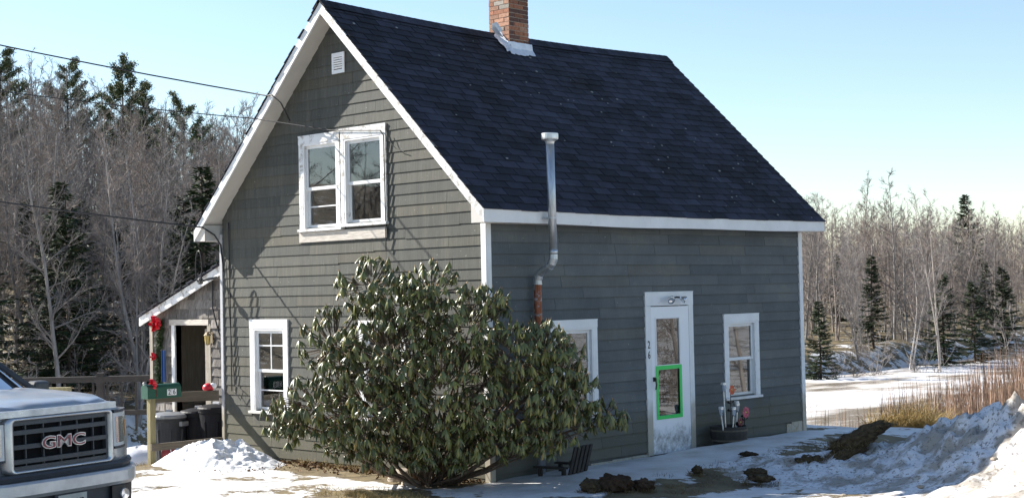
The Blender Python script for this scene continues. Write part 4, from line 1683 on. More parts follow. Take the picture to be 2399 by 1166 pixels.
o = heap('snow_bank', 1.6, 11.5, -.6, 6.2, .05, bank_h, M['snow_dirty'], 'long dirty ploughed snow bank beyond the house corner', 'snow bank')


def pile_h(x, y):
    d_ = ((x + 4.55) / .98) ** 2 + ((y + .82) / .62) ** 2
    p = np.exp(-d_ ** 1.6)
    return p * (.26 + .30 * fbm(x * 3.2, y * 3.2, 3) + .26 * (.3 - np.abs(fbm(x * 8, y * 8, 3))) * 1.0 + .10 * (.3 - np.abs(fbm(x * 19, y * 19, 2))))


heap('snow_pile', -6.3, -3.2, -2.3, .0 - .05, .02, pile_h, M['snow_pile'], 'bright lumpy shovelled snow pile at the gable corner', 'snow pile')


def clod(name, loc, sx, sy, sz, mat, label, cat, rot=(0, 0, 0), seed=0, k=1.0, group=None):
    import bmesh
    bm = bmesh.new()
    bmesh.ops.create_icosphere(bm, subdivisions=4, radius=1)
    for v in bm.verts:
        p = v.co
        n_ = .8 * float(fbm(p.x * 1.9 + seed * 3.1 + p.z * 1.3, p.y * 1.9 + seed - p.z * 1.1, 3)) + .7 * float(fbm(p.x * 6 + seed, p.y * 6 + p.z * 5, 3))
        v.co = p * (1 + n_ * 1.1 * k)
        v.co.x *= sx
        v.co.y *= sy
        v.co.z *= sz
    for f_ in bm.faces:
        f_.smooth = True
    me = bpy.data.meshes.new(name)
    bm.to_mesh(me)
    bm.free()
    me.materials.append(mat)
    o = link(name, me)
    o.location = loc
    o.rotation_euler = rot
    return tag(o, label, cat, group)


def blades(mb, x, y, z, n, spread, h0, h1, wd, lean, rg, up=Vector((0, 0, 1))):
    for i in range(n):
        a = rg.uniform(0, 6.283)
        r_ = spread * math.sqrt(rg.random())
        bx_, by_ = x + r_ * math.cos(a), y + r_ * math.sin(a)
        h = rg.uniform(h0, h1)
        la = rg.uniform(0, 6.283)
        l_ = lean * rg.random()
        dv = Vector((math.cos(la) * l_, math.sin(la) * l_, 1)).normalized()
        sd = Vector((-math.sin(la + 1.1), math.cos(la + 1.1), 0)) * wd
        b0 = Vector((bx_, by_, z(bx_, by_) if callable(z) else z))
        m1 = b0 + dv * h * .6
        tp = m1 + (dv + Vector((math.cos(la), math.sin(la), -.4)) * l_ * .6).normalized() * h * .4
        mb.add([b0 - sd, b0 + sd, m1 + sd * .7, m1 - sd * .7, tp], [(0, 1, 2, 3), (3, 2, 4)])


g_rng = random.Random(77)
# sod slab thrown on the bank
sod = thing('turf_slab', 'big torn slab of brown turf tilted on the snow bank', 'turf slab', (2.95, 2.75, gz(2.95, 2.75)))
for nm, loc, s_, rt, sd_ in (('upper_slab', (.34, .36, .46), (.34, .20, .105), (R_(6), R_(-22), R_(40)), 2), ('lower_slab', (.26, .16, .26), (.30, .13, .09), (0, R_(-30), R_(44)), 5), ('left_lump', (-.12, -.06, .14), (.17, .14, .11), (0, 0, .4), 9)):
    o = clod(nm, loc, *s_, M['sod'], None, None, rt, sd_)
    o.parent = sod
mb = MB()
for i in range(16):
    f_ = i / 15 - .5
    blades(mb, .34 + f_ * .48, .36 + f_ * .40, .47 + f_ * .26, 170, .13, .04, .10, .0028, 3.0, g_rng)
    blades(mb, .22 + f_ * .44, .12 + f_ * .36, .27 + f_ * .26, 120, .12, .03, .09, .0028, 3.0, g_rng)
for i in range(120):
    blades(mb, -.12 + g_rng.gauss(0, .10), -.06 + g_rng.gauss(0, .09), .17, 5, .04, .03, .08, .0028, 3.0, g_rng)
mb.build('dead_grass', M['lawn'], sod, kind='stuff')
clod('soil_clod', (1.86, .18, .10), .22, .14, .11, M['soil'], 'large dark brown soil clod in the snow in front of the house', 'soil clod', seed=3)
clod('soil_clod', (1.60, .02, .06), .14, .11, .08, M['sod'], 'low grassy clod just left of the large soil clod', 'soil clod', seed=6)
clod('soil_clod', (2.12, .35, .07), .12, .10, .08, M['soil'], 'small soil clod just right of the large soil clod', 'soil clod', seed=8)
clod('soil_clod', (1.85, 1.72, .10), .07, .06, .05, M['sod'], 'round brown clod alone on the snow apron below the door', 'soil clod', seed=12)
clod('soil_clod', (1.55, 3.25, .13), .13, .07, .03, M['soil'], 'flat dark clod on the snow near the turf slab', 'soil clod', seed=14)
clod('soil_clod', (2.55, 1.95, .09), .15, .11, .055, M['sod'], 'mossy turf clod lying left of the turf slab', 'soil clod', seed=17)
clod('soil_clod', (2.85, 1.60, .08), .18, .10, .045, M['sod'], 'flat turf clod lying in front of the turf slab', 'soil clod', seed=19)
clod('field_stone', (-1.02, -.55, .03), .20, .15, .12, M['stone'], 'tan field stone left of the bush stems', 'stone', seed=23, k=.5)
clod('field_stone', (-.62, -.75, .0), .13, .10, .08, M['stone'], 'smaller stone in front of the bush stems', 'stone', seed=25, k=.5)
srk = [(4.55, .95), (5.1, .85), (4.9, 1.6), (5.6, 1.9), (4.2, 1.2)]
for i, (x, y) in enumerate(srk):
    clod('stone', (x, y, gz(x, y) - .03 + float(bank_h(x, y))), .04, .035, .02, M['stone'], 'small dark stone scattered on the lower snow bank', 'stone', seed=30 + i, k=.6, group='stones on the snow bank')
# dead leaves and lawn
mb = MB()
for i in range(1500):
    x = g_rng.uniform(-4.0, .0)
    y = -.06 - abs(g_rng.gauss(0, .22))
    if g_rng.random() < .25:
        x, y = g_rng.gauss(-3.9, .4), g_rng.gauss(-.75, .25)
    s_ = g_rng.uniform(.012, .035)
    c_ = Vector((x, y, gz(x, y) + g_rng.uniform(.002, .03)))
    a_ = Vector((g_rng.gauss(0, 1), g_rng.gauss(0, 1), g_rng.gauss(0, .5))).normalized()
    b_ = a_.cross(Vector((g_rng.gauss(0, .5), g_rng.gauss(0, .5), 1))).normalized() * .6
    mb.add([c_ - a_ * s_, c_ + b_ * s_, c_ + a_ * s_, c_ - b_ * s_ + Vector((0, 0, .01))], [(0, 1, 2), (0, 2, 3)])
tag(mb.build('leaf_litter', M['litter']), 'brown dead leaves strewn along the gable base', 'leaves', kind='stuff')
mb = MB()
for i in range(60):
    x, y = g_rng.gauss(.0, .55), g_rng.gauss(-1.72, .18)
    blades(mb, x, y, gz, 45, .12, .03, .09, .0022, 1.8, g_rng)
for i in range(26):
    x, y = g_rng.uniform(-3.6, -.6), -.10 - abs(g_rng.gauss(0, .08))
    blades(mb, x, y, gz, 22, .10, .04, .12, .002, 1.2, g_rng)
for i in range(26):
    x, y = g_rng.gauss(-5.9, .5), g_rng.gauss(-1.55, .2)
    blades(mb, x, y, gz, 26, .12, .03, .07, .002, 1.6, g_rng)
tag(mb.build('dry_grass', M['straw']), 'short straw coloured grass showing through the snow', 'grass', kind='stuff')
mb = MB()
for i in range(130):
    t_ = g_rng.uniform(.2, 6)
    x, y = 2.25 - .05 * t_ + g_rng.gauss(0, .28), t_
    blades(mb, x, y, gz, 30, .14, .02, .06, .0022, 1.8, g_rng)
for cx_, cy_, rr_ in ((1.86, .18, .2), (1.6, .02, .14), (2.12, .35, .12), (1.85, 1.72, .09), (2.55, 1.95, .2), (2.85, 1.6, .2), (1.55, 3.25, .1)):
    for i in range(14):
        a = g_rng.uniform(0, 6.28)
        blades(mb, cx_ + rr_ * math.cos(a), cy_ + rr_ * math.sin(a) * .8, gz, 12, .05, .03, .09, .0025, 1.8, g_rng)
tag(mb.build('winter_lawn', M['lawn']), 'trampled olive brown lawn between snow apron and bank', 'grass', kind='stuff')
# straw tussocks behind the bank
mb = MB()
for x, y, n_, h in ((-.1, 9.5, 350, .5), (.2, 9.75, 550, .66), (.5, 9.95, 550, .72), (.85, 10.15, 300, .5)):
    blades(mb, x, y, gz, n_, .28, h * .5, h, .0035, 1.7, g_rng)
tag(mb.build('straw_tussocks', M['straw']), 'golden tussocks of dead grass behind the snow bank', 'grass', kind='stuff')
# reeds
rr = np.random.RandomState(9)
NR = 46000
y = 9 + 75 * rr.rand(NR) ** 1.6
sh_ = np.interp(y, SHORE_Y, SHORE_X)
x = sh_ + .3 + np.abs(rr.rand(NR)) ** .9 * (4 + y * .42)
dens = smooth(.25, .6, vnoise(x * .25, y * .25) + .35 * rr.rand(NR) + np.clip((x - sh_ - 2) * .05, 0, .5))
keep = rr.rand(NR) < dens
keep &= ~((y < 13) & (x < 1.5) & (rr.rand(NR) < .8))
keep &= ~((x < 12.79 - .576 * (y + 12.9)) & (rr.rand(NR) < .88))
x, y = x[keep], y[keep]
z = ground(x, y)
h = (.5 + 1.25 * rr.rand(len(x))) * (0.8 + .5 * vnoise(x * .15, y * .15))
la = rr.rand(len(x)) * 6.283
le = .18 * rr.rand(len(x)) * h
wd = .004 + .003 * rr.rand(len(x)) + y * .00007
sa = rr.rand(len(x)) * 6.283
b0 = np.stack([x, y, z - .05], -1)
sd = np.stack([np.cos(sa) * wd, np.sin(sa) * wd, 0 * wd], -1)
tp = b0 + np.stack([np.cos(la) * le, np.sin(la) * le, h], -1)
md_ = b0 + (tp - b0) * .55 + np.stack([0 * h, 0 * h, .03 * h], -1)
V = np.stack([b0 - sd, b0 + sd, md_ + sd * .8, md_ - sd * .8, tp], 1).reshape(-1, 3)
n = len(x)
F = [f for i in range(n) for f in ((5 * i, 5 * i + 1, 5 * i + 2, 5 * i + 3), (5 * i + 3, 5 * i + 2, 5 * i + 4))]
mb = MB()
mb.v = V.tolist()
mb.f = F
mb.m = [0] * len(F)
tag(mb.build('reeds', M['reed']), 'dense red brown reeds along the frozen river', 'reeds', kind='stuff')

# ------------------------------------------------------------------ rhododendron
BC = Vector((-.30, -.80, 0))
RV = Vector((.721705, .691886, 0)).normalized()
TV = Vector((.691886, -.721705, 0)).normalized()      # towards the road
rh = thing('rhododendron_bush', 'large sprawling rhododendron with drooping leaves at the house corner', 'bush', (-.52, -.55, gz(-.5, -.55)))
RO = rh.location.copy()
lob = [(890, 640, 90, 70), (1032, 655, 90, 72), (960, 700, 120, 80), (800, 780, 90, 95), (930, 810, 150, 120), (1120, 745, 110, 90), (1230, 810, 110, 95), (1320, 870, 85, 95),
       (1430, 955, 55, 42), (760, 920, 110, 75), (690, 965, 50, 50), (880, 930, 150, 120), (1050, 900, 160, 140), (1210, 940, 140, 110), (1330, 975, 90, 60), (980, 1000, 150, 60), (1110, 1010, 130, 50), (830, 1005, 80, 50), (930, 1035, 120, 40), (1050, 1045, 110, 35), (1240, 1015, 130, 45), (1345, 825, 65, 75), (1160, 680, 70, 40), (1300, 790, 65, 60), (1375, 905, 55, 70), (1468, 965, 26, 24), (655, 950, 30, 40)]
KP = 199.0
brr = random.Random(42)
lobes = []
for px, py, ax, ay in lob:
    rr_ = (px - 1010) / KP
    zz_ = (1128 - py) / KP
    th_ = min(1.0, .35 + .45 * (ax + ay) / 2 / 110)
    # keep off the walls: shift forward where close
    lobes.append((rr_, zz_, ax / KP, ay / KP, th_))


def bush_pt(r_, t_, zz_):
    p = BC + RV * r_ + TV * t_
    p.z = zz_
    # stay clear of the house walls
    if p.x < .12 and p.y > -.12:
        ex_, ey = .12 - p.x, p.y + .12
        if ex_ < ey:
            p.x = .12
        else:
            p.y = -.12
    return p


leaf_variants = []
for v_ in range(4):
    mbv = MB()
    Lf = 1.0
    wv = .135
    pts = []
    n_ = 5
    cv = .25 + .12 * v_
    for i in range(n_):
        s_ = i / (n_ - 1)
        wdt = wv * math.sin(math.pi * min(1, .12 + s_ * .86)) ** .8
        zc = -cv * s_ * s_
        pts += [(s_, -wdt, zc + wdt * .35 * (-1) ** 2 * -1), (s_, 0, zc + .03), (s_, wdt, zc - wdt * .35)]
    fs = []
    for i in range(n_ - 1):
        for j in range(2):
            a = i * 3 + j
            fs.append((a, a + 1, a + 4, a + 3))
    mbv.add(pts, fs)
    leaf_variants.append(mbv)
whorls = []
tot = sum(l[2] * l[3] for l in lobes)
for (r_, zz_, ax, ay, th_) in lobes:
    n_ = int(2450 * (ax * ay) / tot) + 8
    for i in range(n_):
        while True:
            d_ = Vector((brr.gauss(0, 1), brr.gauss(0, 1), brr.gauss(0, 1))).normalized()
            if d_.y > -.55 or brr.random() < .35:
                break
        q_ = brr.random() ** .3
        p = bush_pt(r_ + d_.x * ax * q_, .10 + d_.y * th_ * q_, max(.2, zz_ + d_.z * ay * q_))
        ax_ = (RV * d_.x * .6 + TV * d_.y * .6 + Vector((0, 0, 1.0 + .3 * d_.z))).normalized()
        whorls.append((p, ax_, r_, zz_))
fol = MB()
buds = MB()
leaves = []
for p, ax_, r_, zz_ in whorls:
    u_ = ax_.cross(Vector((brr.gauss(0, 1), brr.gauss(0, 1), brr.gauss(0, 1)))).normalized()
    v_ = ax_.cross(u_)
    nl = brr.randint(6, 9)
    ph = brr.uniform(0, 6.28)
    dr_ = brr.triangular(.1, 1.35, .95)
    sz = brr.uniform(.065, .125)
    for i in range(nl):
        a = ph + 2 * math.pi * i / nl + brr.uniform(-.2, .2)
        out = u_ * math.cos(a) + v_ * math.sin(a)
        dd = (out * math.cos(dr_ + brr.uniform(-.2, .2)) + Vector((0, 0, -1)) * math.sin(dr_) + ax_ * .05).normalized()
        sdv = dd.cross(ax_ if abs(dd.dot(ax_)) < .95 else u_).normalized()
        nn = sdv.cross(dd).normalized()
        if nn.z < 0:
            nn = -nn
            sdv = -sdv
        L_ = sz * brr.uniform(.8, 1.2)
        m4 = Matrix(((dd.x * L_, sdv.x * L_, nn.x * L_, p.x), (dd.y * L_, sdv.y * L_, nn.y * L_, p.y), (dd.z * L_, sdv.z * L_, nn.z * L_, p.z), (0, 0, 0, 1)))
        leaves.append((p.dot(TV), brr.randrange(4), m4))
    b0 = p - RO
    tip = b0 + ax_ * .035
    buds.add([b0 + u_ * .007, b0 - u_ * .004 + v_ * .006, b0 - u_ * .004 - v_ * .006, tip], [(0, 1, 3), (1, 2, 3), (2, 0, 3)])
leaves.sort(key=lambda l: -l[0])
lm = [v.mesh('leaf', M['rhodo'], True) for v in leaf_variants]
T0 = Matrix.Translation(-RO)
for k_, v_, m4 in leaves[:300]:
    o = link('leaf', lm[v_], rh)
    o.matrix_local = T0 @ m4
for k_, v_, m4 in leaves[300:]:
    mm = T0 @ m4
    fol.add([mm @ Vector(q_) for q_ in leaf_variants[v_].v], leaf_variants[v_].f)
fol.build('foliage', M['rhodo'], rh, smooth=True, kind='stuff')
buds.build('buds', M['bud'], rh, kind='stuff')
limbs = MB()
for (r_, zz_, ax, ay, th_) in lobes:
    for k_ in range(2):
        b0 = Vector((brr.gauss(0, .13), brr.gauss(0, .10), -.05))
        e = bush_pt(r_ + brr.uniform(-.1, .1), .1 + brr.uniform(-.2, .2), zz_) - RO
        m1 = b0.lerp(e, .3) + Vector((brr.gauss(0, .06), brr.gauss(0, .06), -.12 + .1 * brr.random()))
        m2 = b0.lerp(e, .65) + Vector((brr.gauss(0, .06), brr.gauss(0, .06), .02))
        rad = brr.uniform(.016, .032)
        limbs.tube([b0, m1, m2, e], [rad, rad * .8, rad * .6, rad * .3], 6)
for i in range(40):   # thin suckers at the base
    a = brr.uniform(0, 6.28)
    b0 = Vector((.25 * math.cos(a) * brr.random(), .22 * math.sin(a) * brr.random(), -.03))
    e = b0 + Vector((brr.gauss(0, .16), brr.gauss(0, .14), brr.uniform(.35, .8)))
    limbs.tube([b0, b0.lerp(e, .5) + Vector((brr.gauss(0, .03), brr.gauss(0, .03), 0)), e], [.008, .006, .003], 4, cap=False)
limbs.build('stems', M['stem'], rh, smooth=True)
tw = MB()
for p, ax_, r_, zz_ in whorls:
    c_ = bush_pt(r_, .1, zz_)
    s_ = p.lerp(c_, .55)
    s_.z -= .05
    tw.tube([p - RO, p - ax_ * .06 - RO, s_ - RO], [.004, .005, .007], 3, cap=False)
tw.build('twigs', M['stem'], rh, kind='stuff')


# ------------------------------------------------------------------ trees
def bare_tree(seed, H, spread, nprim, dens=1.0, forks=1, lean=.03, first=.3, up=.75):
    rg = random.Random(seed)
    tr, cr = MB(), MB()

    def wiggle(p, d_, L_, r0, r1, n_, k_, mb, kink=.12, grav=.05):
        pts = [p]
        rads = [r0]
        dd = d_.normalized()
        for i in range(n_):
            dd = (dd + Vector((rg.gauss(0, kink), rg.gauss(0, kink), rg.gauss(0, kink) + grav))).normalized()
            p = p + dd * L_ / n_
            pts.append(p)
            rads.append(r0 + (r1 - r0) * (i + 1) / n_)
        mb.tube(pts, rads, k_, cap=False)
        return pts, rads

    for fk in range(forks):
        d0 = Vector((rg.gauss(0, lean + .10 * (forks > 1)), rg.gauss(0, lean + .10 * (forks > 1)), 1))
        hh = H * rg.uniform(.85, 1.0) if fk else H
        R0 = H * .0068 * rg.uniform(.85, 1.15) / (1 + .25 * (forks > 1))
        tp, trd = wiggle(Vector((rg.gauss(0, .08) * (forks > 1), rg.gauss(0, .08) * (forks > 1), -.3)), d0, hh, R0 * 1.25, R0 * .12, 14, 7, tr, .035, .02)
        n1 = int(nprim / forks)
        for i in range(n1):
            s_ = first + (1 - first) * (i + rg.random()) / n1
            k_ = min(13, int(s_ * 14))
            p = tp[k_].lerp(tp[k_ + 1], s_ * 14 - k_)
            a = rg.uniform(0, 6.28)
            el = rg.uniform(up - .35, up + .35)
            d1 = Vector((math.cos(a) * math.cos(el), math.sin(a) * math.cos(el), math.sin(el)))
            L1 = spread * H * (1.05 - s_ * .75) * rg.uniform(.6, 1.1)
            r1 = max(.012, trd[k_] * .45)
            bp, br_ = wiggle(p, d1, L1, r1, .006, 5, 4, cr, .14, .05)
            n2 = int(rg.uniform(6, 9) * dens)
            for j in range(n2):
                s2 = rg.uniform(.2, 1)
                kk = min(4, int(s2 * 5))
                p2 = bp[kk].lerp(bp[kk + 1], s2 * 5 - kk)
                d2 = (bp[kk + 1] - bp[kk]).normalized() + Vector((rg.gauss(0, .55), rg.gauss(0, .55), rg.gauss(.15, .45)))
                L2 = L1 * rg.uniform(.25, .5)
                tp2, _ = wiggle(p2, d2, L2, .009, .004, 3, 3, cr, .15, .06)
                n3 = int(rg.uniform(4, 7) * dens)
                for q_ in range(n3):
                    s3 = rg.uniform(.2, 1)
                    k3 = min(2, int(s3 * 3))
                    p3 = tp2[k3].lerp(tp2[k3 + 1], s3 * 3 - k3)
                    d3 = ((tp2[k3 + 1] - tp2[k3]).normalized() + Vector((rg.gauss(0, .5), rg.gauss(0, .5), rg.gauss(.15, .45)))).normalized()
                    e = p3 + d3 * L2 * rg.uniform(.4, .8)
                    sd_ = d3.cross(Vector((rg.gauss(0, 1), rg.gauss(0, 1), rg.gauss(0, 1)))).normalized() * .0055
                    s2_ = d3.cross(sd_) * 1.0
                    cr.add([p3 + sd_, p3 - sd_ * .5 + s2_, p3 - sd_ * .5 - s2_, e], [(0, 1, 3), (1, 2, 3), (2, 0, 3)])
    return tr, cr


def spruce(seed, H, R0, dens=1.0, pine=False):
    rg = random.Random(seed)
    tr, cr = MB(), MB()
    tr.tube([(0, 0, -.3), (rg.gauss(0, .05), rg.gauss(0, .05), H * .5), (rg.gauss(0, .08), rg.gauss(0, .08), H)], [H * .016, H * .009, .01], 7, cap=False)
    z_ = H * (.10 if not pine else .45)
    while z_ < H * .985:
        f_ = (z_ / H)
        nb = rg.randint(4, 6) if not pine else rg.randint(2, 4)
        for i in range(nb):
            a = rg.uniform(0, 6.28)
            if pine:
                L_ = R0 * (1.05 - (f_ - .45) / .55 * .75) * rg.uniform(.5, 1.15)
                el = rg.uniform(.0, .45) + f_ * .3
            else:
                L_ = R0 * (1 - f_) ** .85 * rg.uniform(.65, 1.15) + .12
                el = -.25 + .55 * f_ + rg.uniform(-.1, .1)
            d_ = Vector((math.cos(a) * math.cos(el), math.sin(a) * math.cos(el), math.sin(el)))
            p0 = Vector((0, 0, z_ + rg.uniform(-.1, .1)))
            p1 = p0 + d_ * L_ + Vector((0, 0, .12 * L_))
            tr.tube([p0, p0.lerp(p1, .5) - Vector((0, 0, .05 * L_)), p1], [.02 + .008 * L_, .012, .004], 4, cap=False)
            n_ = int((10 + 26 * L_) * dens)
            for j in range(n_):
                s_ = rg.uniform(.12, 1.0) if not pine else rg.uniform(.45, 1.05)
                c_ = p0.lerp(p1, s_) - Vector((0, 0, .05 * L_ * 4 * s_ * (1 - s_)))
                side = Vector((-d_.y, d_.x, 0)) * rg.choice((-1, 1))
                if pine:
                    dv = Vector((rg.gauss(0, 1), rg.gauss(0, 1), rg.gauss(.5, .8))).normalized()
                    c_ = c_ + Vector((rg.gauss(0, .12), rg.gauss(0, .12), rg.gauss(.03, .10)))
                    ln_ = rg.uniform(.16, .30)
                    wd_ = .035
                else:
                    dv = (d_ * rg.uniform(.3, .9) + side * rg.uniform(.3, 1.0) + Vector((0, 0, rg.uniform(-.55, .1)))).normalized()
                    ln_ = rg.uniform(.12, .30) * (1.1 - .5 * s_) + .05
                    wd_ = .028
                sd_ = dv.cross(Vector((rg.gauss(0, .5), rg.gauss(0, .5), 1))).normalized() * wd_
                e = c_ + dv * ln_
                m_ = c_.lerp(e, .45)
                cr.add([c_, m_ + sd_, e, m_ - sd_], [(0, 1, 2, 3)])
        z_ += (H * .026 + .04) if not pine else (H * .035 + .1)
    return tr, cr


bare = []
for i in range(7):
    tr, cr = bare_tree(100 + i, 10.0, [.16, .22, .28, .18, .24, .20, .30][i], [32, 36, 36, 32, 40, 36, 32][i], 1.25, [1, 1, 2, 1, 1, 2, 1][i], .03, [.30, .22, .25, .35, .2, .2, .3][i])
    bare.append((tr.mesh('trunk', M['bark'], True), cr.mesh('crown', M['twig'] if i % 3 else M['twig_red'])))
tr, cr = bare_tree(150, 9.0, .26, 30, 1.2, 2, .05, .35)
birch = (tr.mesh('trunk', M['birch'], True), cr.mesh('crown', M['twig']))
shrubs = []
for i in range(3):
    tr, cr = bare_tree(170 + i, 3.0, .32, 30, 1.0, 5, .22, .15, .6)
    shrubs.append((tr.mesh('stems', M['bark'], True), cr.mesh('crown', M['twig'])))
spr = []
for i in range(4):
    tr, cr = spruce(200 + i, 6.0, [1.5, 1.8, 1.3, 2.0][i], 1.7)
    spr.append((tr.mesh('trunk', M['darkbark'], True), cr.mesh('crown', M['needle'])))
pines = []
for i in range(3):
    tr, cr = spruce(220 + i, 12.0, [2.7, 3.1, 2.4][i], 7.0, True)
    pines.append((tr.mesh('trunk', M['darkbark'], True), cr.mesh('crown', M['needle_pine'])))


def plant(name, meshes, x, y, s_, label, cat, group=None, sz=1.0, rz=None):
    t_ = thing(name, label, cat, (x, y, gz(x, y) - .05), tr_rng.uniform(0, 6.28) if rz is None else rz, group)
    t_.scale = (s_, s_, s_ * sz)
    for me in meshes:
        link(me.name.split('.')[0], me, t_)
    return t_


tr_rng = random.Random(99)


def cam_uv(x, y, z):
    q_ = CR @ (np.array([x, y, z]) - CAM)
    return q_[0] / q_[2] * 3466.8 + 1199.5, q_[1] / q_[2] * 3466.8 + 583, q_[2]


# woods beyond the river: a strip along the far bank
spots = []
for lo_, hi_, want, yl_, yh_, deep in ((-180, 600, 175, -8, 60, 42), (1800, 2560, 150, 30, 130, 34)):
    tries = 0
    got = 0
    while got < want and tries < 60000:
        tries += 1
        y = tr_rng.uniform(yl_, yh_)
        fx = float(np.interp(y, FAR_Y, FAR_X))
        x = fx - .8 - deep * tr_rng.random() ** 1.25
        u_, v_, dpt = cam_uv(x, y, 2)
        if not (lo_ < u_ < hi_) or any((x - a) ** 2 + (y - b) ** 2 < .5 for a, b in spots):
            continue
        spots.append((x, y))
        got += 1
nb_ = 0
for x, y in spots:
    u_, v_, dpt = cam_uv(x, y, 2)
    left = u_ < 1000
    fx = float(np.interp(y, FAR_Y, FAR_X))
    din = fx - x
    r_ = tr_rng.random()
    if left:
        if din < 6 and r_ < .45:
            plant('spruce_tree', spr[tr_rng.randrange(4)], x, y, tr_rng.uniform(.7, 1.15), 'dark spruce in the shaded lower edge of the left wood', 'tree', 'spruces at the edge of the left wood')
        else:
            s_ = tr_rng.uniform(.66, .92) * (1 - .12 * (din < 5)) * (1 - .10 * min(1, din / 40)) * (1 + .10 * min(1, max(0, (300 - u_) / 500)))
            plant('bare_tree', bare[tr_rng.randrange(7)], x, y, s_, 'leafless grey brown tree in the dense wood left of the house', 'tree', 'bare trees of the left wood')
    else:
        if 2.5 < din < 12 and r_ < .24:
            plant('spruce_tree', spr[tr_rng.randrange(4)], x, y, tr_rng.uniform(.5, .8), 'green spruce among bare trunks on the far river bank', 'tree', 'spruces on the far river bank')
        else:
            s_ = tr_rng.uniform(.56, .76) * (1 - .1 * (din < 4))
            plant('bare_tree', bare[tr_rng.randrange(7)], x, y, s_, 'leafless pale brown tree in the wood across the frozen river', 'tree', 'bare trees across the river')
# the far wood behind, one mass
def far_wood(name, meshes, pts, label, mat):
    vs_, fs_, nv = [], [], 0
    cache = []
    for me in meshes:
        v_ = np.empty(len(me.vertices) * 3)
        me.vertices.foreach_get('co', v_)
        me.calc_loop_triangles()
        t_ = np.empty(len(me.loop_triangles) * 3, np.int64)
        me.loop_triangles.foreach_get('vertices', t_)
        cache.append((v_.reshape(-1, 3), t_))
    for (x, y, s_, k_) in pts:
        v_, t_ = cache[k_]
        v_ = v_ * s_
        a = tr_rng.uniform(0, 6.28)
        vs_.append(np.stack([v_[:, 0] * math.cos(a) - v_[:, 1] * math.sin(a) + x, v_[:, 0] * math.sin(a) + v_[:, 1] * math.cos(a) + y, v_[:, 2] + gz(x, y)], -1))
        fs_.append(t_ + nv)
        nv += len(v_)
    V_, F_ = np.concatenate(vs_), np.concatenate(fs_)
    me = bpy.data.meshes.new(name)
    me.vertices.add(len(V_))
    me.vertices.foreach_set('co', V_.ravel())
    me.loops.add(len(F_))
    me.loops.foreach_set('vertex_index', F_)
    me.polygons.add(len(F_) // 3)
    me.polygons.foreach_set('loop_start', np.arange(0, len(F_), 3))
    me.update()
    me.validate()
    me.materials.append(mat)
    print(name, len(F_) // 3)
    return tag(link(name, me), label, 'wood', kind='stuff')


lowp = []
for i in range(4):
    tr, cr = bare_tree(300 + i, 10.0, [.18, .24, .2, .26][i], 26, .9, 1 + i % 2, .03, .12)
    tr.add(cr.v, cr.f)
    lowp.append(tr.mesh('far_tree', M['twig']))
fp = []
while len(fp) < 400:
    y = tr_rng.uniform(0, 110)
    x = -24 - 76 * tr_rng.random() if 620 < cam_uv(-40, y, 2)[0] < 1500 else tr_rng.uniform(-100, -38)
    u_, v_, dpt = cam_uv(x, y, 2)
    if -250 < u_ < 1100:
        fp.append((x, y, tr_rng.uniform(.66, .88), tr_rng.randrange(4)))
far_wood('far_wood', lowp, fp, 'grey mass of leafless wood on the rising ground at left', M['twig'])
fp = []
while len(fp) < 460:
    y = tr_rng.uniform(36, 170)
    x = -25.5 - 80 * tr_rng.random() ** 1.3
    u_, v_, dpt = cam_uv(x, y, 2)
    if 1450 < u_ < 2560:
        fp.append((x, y, tr_rng.uniform(.64, .80) * (1 + max(0, dpt - 80) * .0012), tr_rng.randrange(4)))
far_wood('far_wood', lowp, fp, 'pale mass of leafless wood behind the far river bank', M['twig_red'])
# named individuals
def at_px(u_, depth):
    v_ = CAM + (CR[2] + CR[0] * (u_ - 1199.5) / 3466.8) * depth
    return float(v_[0]), float(v_[1])


for u_, dp, k_, s_, lb in ((5, 76, 0, .70, 'dark pine at the far left edge of the skyline'), (165, 80, 1, .70, 'bushy pine on the skyline second from the left'), (292, 76, 2, .80, 'tallest pine on the left skyline, crown spreading above bare trees'),
                       (345, 78, 0, .70, 'pine on the skyline right of the tallest one'), (432, 72, 1, .70, 'pine nearest the house on the left skyline')):
    plant('pine_tree', pines[k_], *at_px(u_, dp), s_, lb, 'tree', 'skyline pines')
for u_, dp, k_, s_, lb in ((70, 49, 1, .9, 'broad dark spruce above the pickup windshield'), (285, 48, 0, .85, 'narrow dark spruce left of the lean-to roof'), (430, 47, 3, 1.0, 'dark spruce just behind the lean-to roof'), (190, 50, 2, .9, 'dark spruce between the truck and the lean-to'),
                       (1915, 61, 0, .62, 'green spruce standing closest to the house corner on the far bank'), (2205, 69, 1, .80, 'tall dense spruce in the middle of the far bank'), (2275, 71, 3, .74, 'dark spruce right of the tall dense one'), (2040, 69, 2, .72, 'spruce left of the white birch on the far bank'), (2345, 79, 1, .8, 'spruce near the right edge of the far bank')):
    plant('spruce_tree', spr[k_], *at_px(u_, dp), s_, lb, 'tree', 'named spruces')
plant('spruce_tree', spr[1], *at_px(2268, 105), 1.42, 'lone spruce poking above the right skyline', 'tree')
plant('birch_tree', birch, *at_px(2195, 65), .93, 'tall white birch with forked crown across the river', 'tree')
plant('birch_tree', birch, *at_px(2120, 67), .66, 'shorter pale birch left of the tall white one', 'tree', rz=2)
